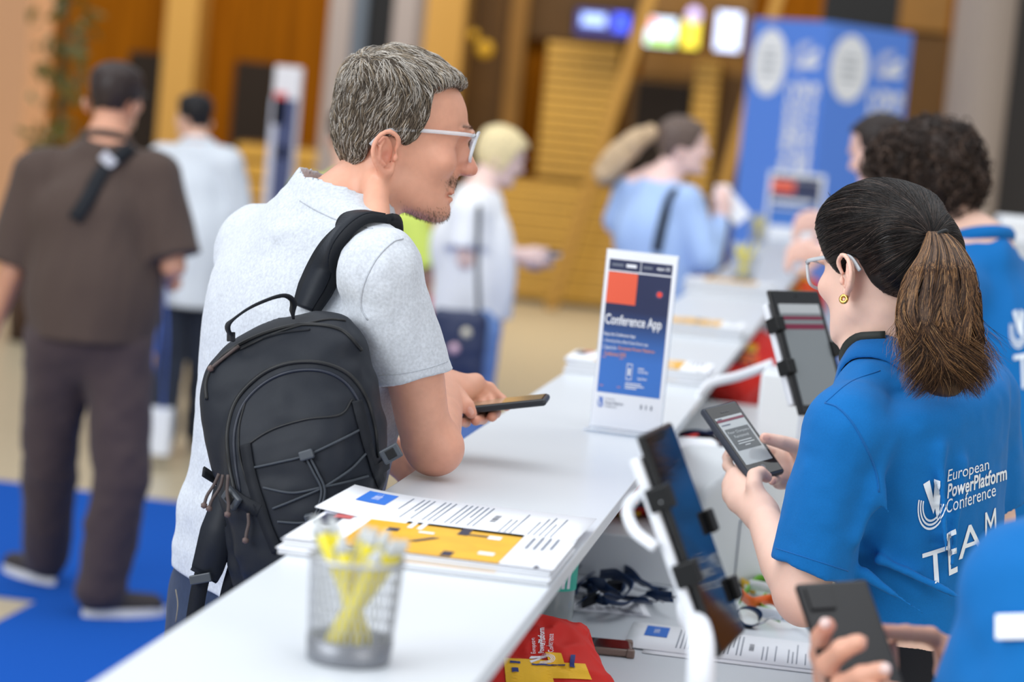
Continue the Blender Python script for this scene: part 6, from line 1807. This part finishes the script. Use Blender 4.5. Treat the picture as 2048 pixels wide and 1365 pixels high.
# man in the pale grey shirt
d = 10.9
J = dict(ground=zfix(P(385, 560, d), 0), fwd=nrm(away + rightw * -.15), face=nrm(away * .75 - rightw * .8), head=P(394, 248, d), neck=P(396, 292, d), shL=P(330, 322, d + .05), shR=P(452, 330, d - .02),
         elL=P(322, 420, d + .1), wrL=P(315, 500, d + .25), elR=P(474, 420, d), wrR=P(470, 500, d + .15), pelvis=P(388, 540, d))
legs(J, 362, 412, 560, d, .80, J['fwd'], .8)
figure('man with short black hair in a pale grey shirt standing beyond the carpet', J, rgb(226, 180, 156),
   dict(s=.93, w=1.05, top='shirt', top_mat=M_cloth('pale_shirt', rgb(212, 218, 226), .2, 400, .05), collar=True, bottom='trousers', bot_mat=M_cloth('navy_trousers', rgb(44, 50, 64), .2, 400, .08), hair='short', hair_col=[(34, 32, 34)], loose=.03, hem=-.16, long=True, leg=(.098, .078, .07), shoe=mat('grey_man_shoe', rgb(74, 62, 54), .6), seed=6))
# bag hanging from his hand
bc = P(308, 862, 10.5); 
bg = empty('carrier_bag', zfix(bc, bc[2] - .1), 'white and blue paper carrier bag hanging beside the man in the pale grey shirt', 'bag')
MB().box(bc, (.075, .05, .10), np.array([rightw, away, [0, 0, 1.]]), bev=.006).build('bag_body', mat('bag_white', rgb(226, 230, 240), .6), bg)
MB().box(bc + rightw * -.055 - away * .0515, (.018, .002, .098), np.array([rightw, away, [0, 0, 1.]])).build('blue_panel', mat('bag_blue', rgb(52, 96, 196), .6), bg)
for sx in (-.03, .03): MB().tube(spline([bc + rightw * sx + [0, 0, .095], bc + rightw * sx * .6 + [0, 0, .45], P(317, 505, 11.08) + rightw * sx * .3], 12), .006, 6).build('handle', mat('bag_cord', rgb(60, 90, 170), .6), bg)
lp_ = [P(306, 520, 10.7), P(304, 570, 10.7), P(300, 640, 10.7), P(303, 740, 10.7)]
lb_ = empty('event_lanyard', lp_[0], 'bright yellow red and blue lanyard hanging beside the brown shirted man', 'lanyard')
for i, (cc, a_, b_) in enumerate(((rgb(240, 200, 60), 0, .2), (rgb(222, 70, 70), .2, .38), (rgb(50, 90, 180), .38, .9), (rgb(200, 150, 60), .9, 1.))):
    t = np.linspace(a_, b_, 8); ps = spline(lp_, 60)[(t * 59).astype(int)]
    MB().strip(ps, rightw, .018, .004).build('coloured_band', mat('event_band%d' % i, cc, .6), lb_)
# blond woman in white looking at a handset
d = 9.1; fwd = nrm(rightw * .95 + away * .30)
J = dict(ground=zfix(P(945, 560, d), 0), fwd=fwd, face=nrm(fwd - np.array([0, 0, .28])), head=P(982, 322, d), neck=P(958, 385, d), shR=P(940, 425, d - .16), shL=P(955, 418, d + .16),
         elR=P(932, 522, d - .17), wrR=P(1030, 508, d - .06), elL=P(960, 520, d + .2), wrL=P(1040, 512, d + .08), pelvis=P(945, 600, d), hdR=rightw, hdL=rightw, cuR=away, cuL=-away)
legs(J, 930, 960, 620, d, .84, fwd, .3)
figure('woman with blond hair in a white t-shirt looking down at a handset', J, rgb(238, 206, 196),
   dict(gz=.012, s=.95, w=.95, top='t_shirt', top_mat=M_cloth('white_tee', rgb(240, 241, 244), .15, 400, .03), bottom='jeans', bot_mat=M_cloth('light_jeans', rgb(118, 150, 204), .2, 400, .12), hair='bob', hair_col=[(232, 212, 164)], loose=.03, hem=-.06, sleeve=.75, seed=8))
x = nrm(rightw + [0, 0, .03]); handset(P(1082, 507, d - .0), x, nrm(away + [0, 0, .1]), np.cross(x, nrm(away + [0, 0, .1])), .15, .075, .011, mat('handset_grey', rgb(176, 180, 192), .4), 'grey handset held out by the blond woman')
bc = P(915, 690, d - .30)
sb_ = empty('shoulder_bag', zfix(bc, bc[2] - .14), 'dark navy shoulder bag on the hip of the blond woman', 'bag')
F = Field().u(rbox(bc, (.10, .05, .13), .035, frame(away, [0, 0, 1])), .0).d(folds(.006, 14, 3)); v, f = F.mesh(.008)
mesh_obj('bag_body', v, f, mat('bag_navy', rgb(40, 50, 82), .5), sb_)
MB().tube(spline([bc + [0, 0, .12] + fwd * .07, P(955, 520, d - .30), P(958, 418, d - .24), P(950, 408, d - .1)], 16), .009, 6).build('bag_strap', M_web, sb_)
for q in range(3): MB().lathe(bc - away * .056 + fwd * (.03 - .04 * q) + [0, 0, .05 - .06 * q], [(.001, -.02), (.018, -.01), (.018, .01), (.001, .02)], 12).build('badge', mat('bag_badge%d' % q, [rgb(222, 214, 190), rgb(230, 190, 205), rgb(110, 150, 220)][q], .4), sb_, True)
# person in neon yellow behind the leaning man
d = 9.9
J = dict(ground=zfix(P(725, 600, d), 0), fwd=away, face=nrm(away - rightw * .2), head=P(694, 285, d), neck=P(700, 352, d), shL=P(616, 392, d), shR=P(812, 446, d), elL=P(600, 540, d), wrL=P(605, 640, d + .1), elR=P(850, 545, d), wrR=P(830, 640, d + .15), pelvis=P(715, 640, d))
legs(J, 690, 745, 660, d, .80, away, .3)
figure('person in a neon yellow shirt standing behind the leaning man', J, rgb(228, 176, 152),
   dict(s=1.0, w=1.08, top='shirt', top_mat=M_cloth('neon_shirt', rgb(216, 232, 112), .15, 400, .03), bottom='trousers', bot_mat=M_cloth('grey_trousers', rgb(70, 72, 84), .2, 400, .08), hair='short', hair_col=[(70, 56, 46)], loose=.03, hem=-.03, sleeve=.95, seed=9))
bc = P(868, 668, d + .1)
rb_ = empty('red_bag', zfix(bc, bc[2] - .16), 'red and pink bag hanging beside the neon yellow shirt', 'bag')
F = Field().u(rbox(bc, (.065, .05, .16), .03, np.array([rightw, away, [0, 0, 1.]])), .0).d(folds(.006, 14, 5)); v, f = F.mesh(.008)
mesh_obj('bag_body', v, f, mat('bag_red', rgb(214, 52, 70), .5), rb_)
MB().box(bc - away * .055 + rightw * .02 + [0, 0, -.03], (.03, .006, .05), np.array([rightw, away, [0, 0, 1.]]), bev=.004).build('pink_pocket', mat('bag_pink', rgb(226, 176, 196), .5), rb_)
MB().tube(spline([bc + [0, 0, .15], P(846, 600, d + .08), P(832, 655, d + .16)], 10), .008, 6).build('bag_handle', mat('bag_red2', rgb(190, 40, 60), .5), rb_)
# woman in light blue adjusting her hair
d = 9.05; fwd = nrm(rightw * .9 + away * .44)
J = dict(ground=zfix(P(1322, 560, d), 0), fwd=fwd, face=nrm(rightw * .97 + away * .22 + np.array([0, 0, .05])), head=P(1348, 308, d), neck=P(1318, 366, d), shR=P(1372, 408, d - .13), shL=P(1262, 392, d + .1),
         elR=P(1412, 516, d - .18), wrR=P(1440, 440, d - .05), elL=P(1236, 440, d + .12), wrL=P(1262, 362, d + .02), pelvis=P(1318, 600, d), hdR=[0, 0, 1], hdL=nrm(rightw + np.array([0, 0, .4])), cuR=away, cuL=away)
legs(J, 1305, 1335, 620, d, .84, fwd, .2)
rt, L, Mh = figure('woman in a light blue top with a black shoulder strap tossing her pale ponytail', J, rgb(240, 204, 196),
   dict(s=1.0, w=.98, top='top', top_mat=M_cloth('light_blue_top', rgb(168, 194, 236), .15, 400, .04), bottom='trousers', bot_mat=M_cloth('blue_trousers', rgb(74, 94, 140), .2, 400, .08), hair='tied', hair_col=[(104, 88, 80)], loose=.022, hem=-.05, long=True, seed=10))
hr = [o for o in rt.children if o.name.startswith('hair')][0]
F = Field().u(tub(spline([P(1300, 268, d), P(1270, 282, d), P(1240, 310, d), P(1214, 340, d), P(1204, 356, d)], 14), np.interp(np.linspace(0, 1, 14), [0, .3, .8, 1], [.03, .05, .048, .02])), 0).d(folds(.008, 26, 3)); v, f = F.mesh(.008)
pn = mesh_obj('ponytail', v, f, M_hair, hr, attr=shade_tone(rgb(196, 168, 134), v, .25, 60, 3))
top = [o for o in rt.children if o.name.startswith('top')][0]
bb = bvh_of([tuple(q.co) for q in top.data.vertices], [list(q.vertices) for q in top.data.polygons])
ss = empty('shoulder_strap', P(1340, 400, 8.85), 'black bag strap over the light blue top', 'strap')
web('strap', [(1352, 380), (1338, 405), (1325, 450), (1314, 505)], .017, M_web, .008, .006, 24, ss, bb)
pp = P(1452, 398, d - .03); 
fl = empty('paper_sheet', pp, 'white folded paper in the raised hand of the woman in light blue', 'paper')
M3 = np.array([nrm(rightw * .7 + [0, 0, -.7]), nrm(away), nrm(rightw * .7 + [0, 0, .7])])
MB().box(pp + rightw * .02 + [0, 0, -.02], (.075, .002, .035), M3).build('page', M_paper, fl); MB().box(pp + rightw * -.015 + [0, 0, -.01], (.03, .003, .06), np.array([rightw, away, [0, 0, 1.]])).build('folded_half', M_paper, fl)
# staff member with dark short hair further along
d = 7.4
fwd = nrm(-rightw * .8 + away * .25 + [0, 0, 0])
J = dict(ground=zfix(P(1850, 560, d), 0), fwd=fwd, face=nrm(-rightw * .85 + away * .55 - np.array([0, 0, .35])), head=P(1782, 318, d), neck=P(1822, 370, d), shL=P(1800, 420, d - .17), shR=P(1835, 410, d + .17),
         elL=P(1735, 520, d - .16), wrL=P(1655, 505, d - .12), elR=P(1745, 470, d + .16), wrR=P(1668, 446, d + .1), pelvis=zfix(P(1862, 610, d), .94), hdL=-rightw, hdR=-rightw, cuL=[0, 0, -1], cuR=[0, 0, -1])
legs(J, 1840, 1865, 640, d, .85, fwd, .1)
figure('staff member with cropped dark hair bending over the far worktop in a blue polo', J, rgb(228, 186, 172),
   dict(s=1.0, w=1.0, top='polo_shirt', top_mat=M_polo, collar=True, bottom='trousers', bot_mat=M_blk, hair='short', hair_col=[(44, 36, 34)], loose=.022, hem=-.04, sleeve=.7, seed=12))
# staff member with curly hair
d = 4.85
fwd = nrm(-rightw * .62 + away * .78)
J = dict(ground=zfix(P(2010, 1000, d), 0), fwd=fwd, face=nrm(-rightw * .75 + away * .6 - np.array([0, 0, .3])), head=P(1884, 398, d), neck=P(1952, 492, d), shL=P(1885, 590, d - .12), shR=P(2080, 610, d + .12),
         elL=P(1850, 800, d - .12), wrL=P(1720, 860, d + .1), elR=P(2110, 850, d + .12), wrR=P(2000, 940, d + .3), pelvis=P(2020, 1010, d))
legs(J, 2000, 2040, 1060, d, .84, fwd, .1)
rt, L, Mh = figure('staff member with curly dark hair in a blue polo behind the ponytailed woman', J, rgb(228, 186, 166),
   dict(s=.96, w=.98, top='polo_shirt', top_mat=M_polo, collar=True, bottom='trousers', bot_mat=M_blk, hair='curly', hair_col=[(48, 37, 32)], loose=.024, hem=-.03, sleeve=.8, seed=13), None, .007)
hr = [o for o in rt.children if o.name.startswith('hair')][0]
hv = np.array([tuple(q.co) for q in hr.data.vertices]); hf = np.array([list(q.vertices) for q in hr.data.polygons])
rng = np.random.default_rng(21); p, nn = sample_surface(hv, hf, 1500, rng)
ln = []
for i in range(len(p)):
    a = nrm(np.cross(nn[i], rng.normal(size=3))); b = np.cross(nn[i], a); r = .008 + .007 * rng.random(); tw = 4 + 4 * rng.random()
    ln.append([p[i] + a * r * (math.cos(tw * t) - 1) + b * r * math.sin(tw * t) + nn[i] * .010 * math.sin(3 * t) - np.array([0, 0, .02 * t]) for t in np.linspace(0, 1, 9)])
strands('curls', ln, .0016, M_hair, hr, tones(len(p), rng, [(40, 31, 27), (62, 48, 41), (92, 74, 64)], [.5, .35, .15], .2))
top = [o for o in rt.children if o.name.startswith('polo')][0]
bb = bvh_of([tuple(q.co) for q in top.data.vertices], [list(q.vertices) for q in top.data.polygons])
lay_text('print_mark', M_print, top, bb, place(logo2d(), 0, 0, 1, 1), [(2016, 698), (2054, 696), (2054, 618), (2018, 622)], .002, .1)
lay_text('print_letter', M_print, top, bb, [words('T', 0, 0, 1, 1)], [(2028, 780), (2066, 776), (2062, 706), (2026, 712)], .002, .2)
# staff member at the near right edge: shoulder, arm, hands with a phone
d = 2.27
near = empty('person', zfix(P(2230, 1300, d), 0), 'staff member in a blue polo at the near right corner holding a black phone', 'person')
F = Field(); T = Field(); up = np.array([0, 0, 1.])
nb = P(2370, 1050, d); fwd = nrm(away - rightw * .25); rtv = np.cross(fwd, up); Mn = frame(nrm(fwd - up * .35), up)
hdn = nb + up * .13 + fwd * .05
Ln = head_field(F, hdn, Mn, .97, detail=False)
F.u(rc(Ln(0, .012, -.03), nb, .05, .06), .02)
sLn, eLn, wLn = P(2062, 1185, d), P(1950, 1650, 2.34), P(1712, 1440, 2.40)
sRn = nb * 2 - sLn; sRn[2] = sLn[2]; eRn = sRn - up * .27 + fwd * .05; wRn = P(1985, 1400, 2.58)
F.u(rc(nb - up * .05, sLn, .042, .040), .02); F.u(rc(nb - up * .05, sRn, .042, .040), .02)
F.u(tub([sLn, eLn, wLn], [.046, .038, .026]), .015); F.u(tub([sRn, eRn, wRn], [.046, .038, .026]), .015)
pv = zfix(nb, .92); F.u(tub([nb - up * .16, pv + up * .15, pv], [.095, .10, .11]), .04)
kn = [P(1652, 1352, 2.385), P(1662, 1376, 2.37), P(1680, 1398, 2.36), P(1700, 1412, 2.35)]
fg = [[P(1640, 1310, 2.365), P(1641, 1275, 2.345), P(1655, 1252, 2.325)], [P(1654, 1330, 2.32), P(1684, 1300, 2.295), P(1717, 1286, 2.285)],
      [P(1682, 1372, 2.30), P(1722, 1352, 2.275), P(1766, 1341, 2.262)], [P(1710, 1402, 2.29), P(1750, 1388, 2.262), P(1790, 1382, 2.255)]]
hand_field(F, wLn, kn, fg, [P(1740, 1400, 2.42), P(1770, 1350, 2.43), P(1775, 1300, 2.42)], .0105, .0145)
kr = [P(1900, 1300, 2.50), P(1915, 1325, 2.52), P(1925, 1350, 2.53), P(1930, 1372, 2.54)]
hand_field(F, wRn, kr, [[P(1860, 1272, 2.46), P(1812, 1268, 2.42), P(1762, 1264, 2.385)], [P(1890, 1318, 2.48), P(1885, 1345, 2.49), P(1905, 1358, 2.50)], [P(1900, 1348, 2.49), P(1895, 1370, 2.50), P(1910, 1380, 2.51)], [P(1910, 1370, 2.50), P(1905, 1388, 2.51)]], [P(1930, 1330, 2.52), P(1910, 1300, 2.50), P(1890, 1310, 2.46)], .0095, .0145)
v, f = F.mesh(.005)
mesh_obj('body', v, f, M_skin, near, attr=skin_tone(v, rgb(214, 158, 134), [(fg[0][-1], .014, .35), (P(1765, 1264, 2.36), .03, .3)], 4))
for px, py, dd in ((1650, 1247, 2.316), (1771, 1338, 2.252)):
    c = P(px, py, dd); MB().lathe(c, [(.0001, .0012), (.004, .001), (.0055, 0), (.0001, -.001)], 12, frame(V(0, 1, 0), V(.1, .1, 1))).build('fingernail', mat('nail', rgb(236, 206, 200), .25), near, True)
T.u(loft(pv, np.array([rtv, fwd, up]), [(-.04, .13, -.13, -.18, .18), (.15, .125, -.13, -.17, .17), (nb[2] - pv[2] - .16, .11, -.13, -.20, .20), (nb[2] - pv[2] - .05, .06, -.09, -.15, .15)], 2.2), .03)
T.u(rc(nb - up * .03, sLn, .07, .062), .04); T.u(rc(nb - up * .03, sRn, .07, .062), .04)
for s_, e_ in ((sLn, eLn), (sRn, eRn)):
    q_ = s_ + (e_ - s_) * .85; dn = nrm(e_ - s_); T.u(cut(tub([s_, s_ * .5 + q_ * .5, q_ + dn * .04], [.062, .066, .074]), plane(q_, dn)), .03)
T.d(folds(.005, 14, 71)); T.s(rc(nb + up * .035, nb + up * .2, .060, .09), .006); T.i(plane(pv - up * .03, -up), .004)
v, f = T.mesh(.005); po = mesh_obj('polo_shirt', v, f, M_polo, near)
bb = bvh_of(v, f)
B = Field().u(ell(pv - up * .03, (.17, .12, .14), np.array([rtv, fwd, up])), .03)
for sg in (-1, 1):
    h = pv + rtv * sg * .085 - up * .06; B.u(tub([h, zfix(h, .48), zfix(h, .08)], [.09, .066, .055]), .03); simple_shoe(zfix(h, 0), fwd, M_black, M_paper, near)
B.i(plane([0, 0, .06], (0, 0, -1)), .003); v, f = B.mesh(.01); mesh_obj('trousers', v, f, M_blk, near)
hair_cap(near, hdn, Mn, .97, 'short', [(60, 46, 38)], 0, .006, 15)
c, n_ = hit(bb, 2038, 1256, .006)
if c is not None:
    bdg = empty('name_badge', c, 'white name badge on the blue sleeve at the right edge', 'badge')
    x = nrm(V(1, -.05, 0) - n_ * (V(1, -.05, 0) @ n_)); MB().box(c, (.020, .0115, .0022), np.array([x, np.cross(n_, x), n_]), bev=.0015).build('badge_card', M_paper, bdg)
TL, TR, BL = P(1590, 1172, 2.40), P(1674, 1167, 2.41), P(1697, 1350, 2.33)
y = nrm(TR - TL); x = nrm(TL - BL); x = nrm(x - y * (x @ y)); n_ = np.cross(y, x)
if n_ @ CF < 0: n_ = -n_
Lp = .155; cph = TL - x * Lp / 2 + y * .037
handset(cph, x, -y, n_, Lp, .076, .0095, mat('phone_black', rgb(17, 17, 20), .4, .4), 'black phone seen from behind in the hands at the near right corner')
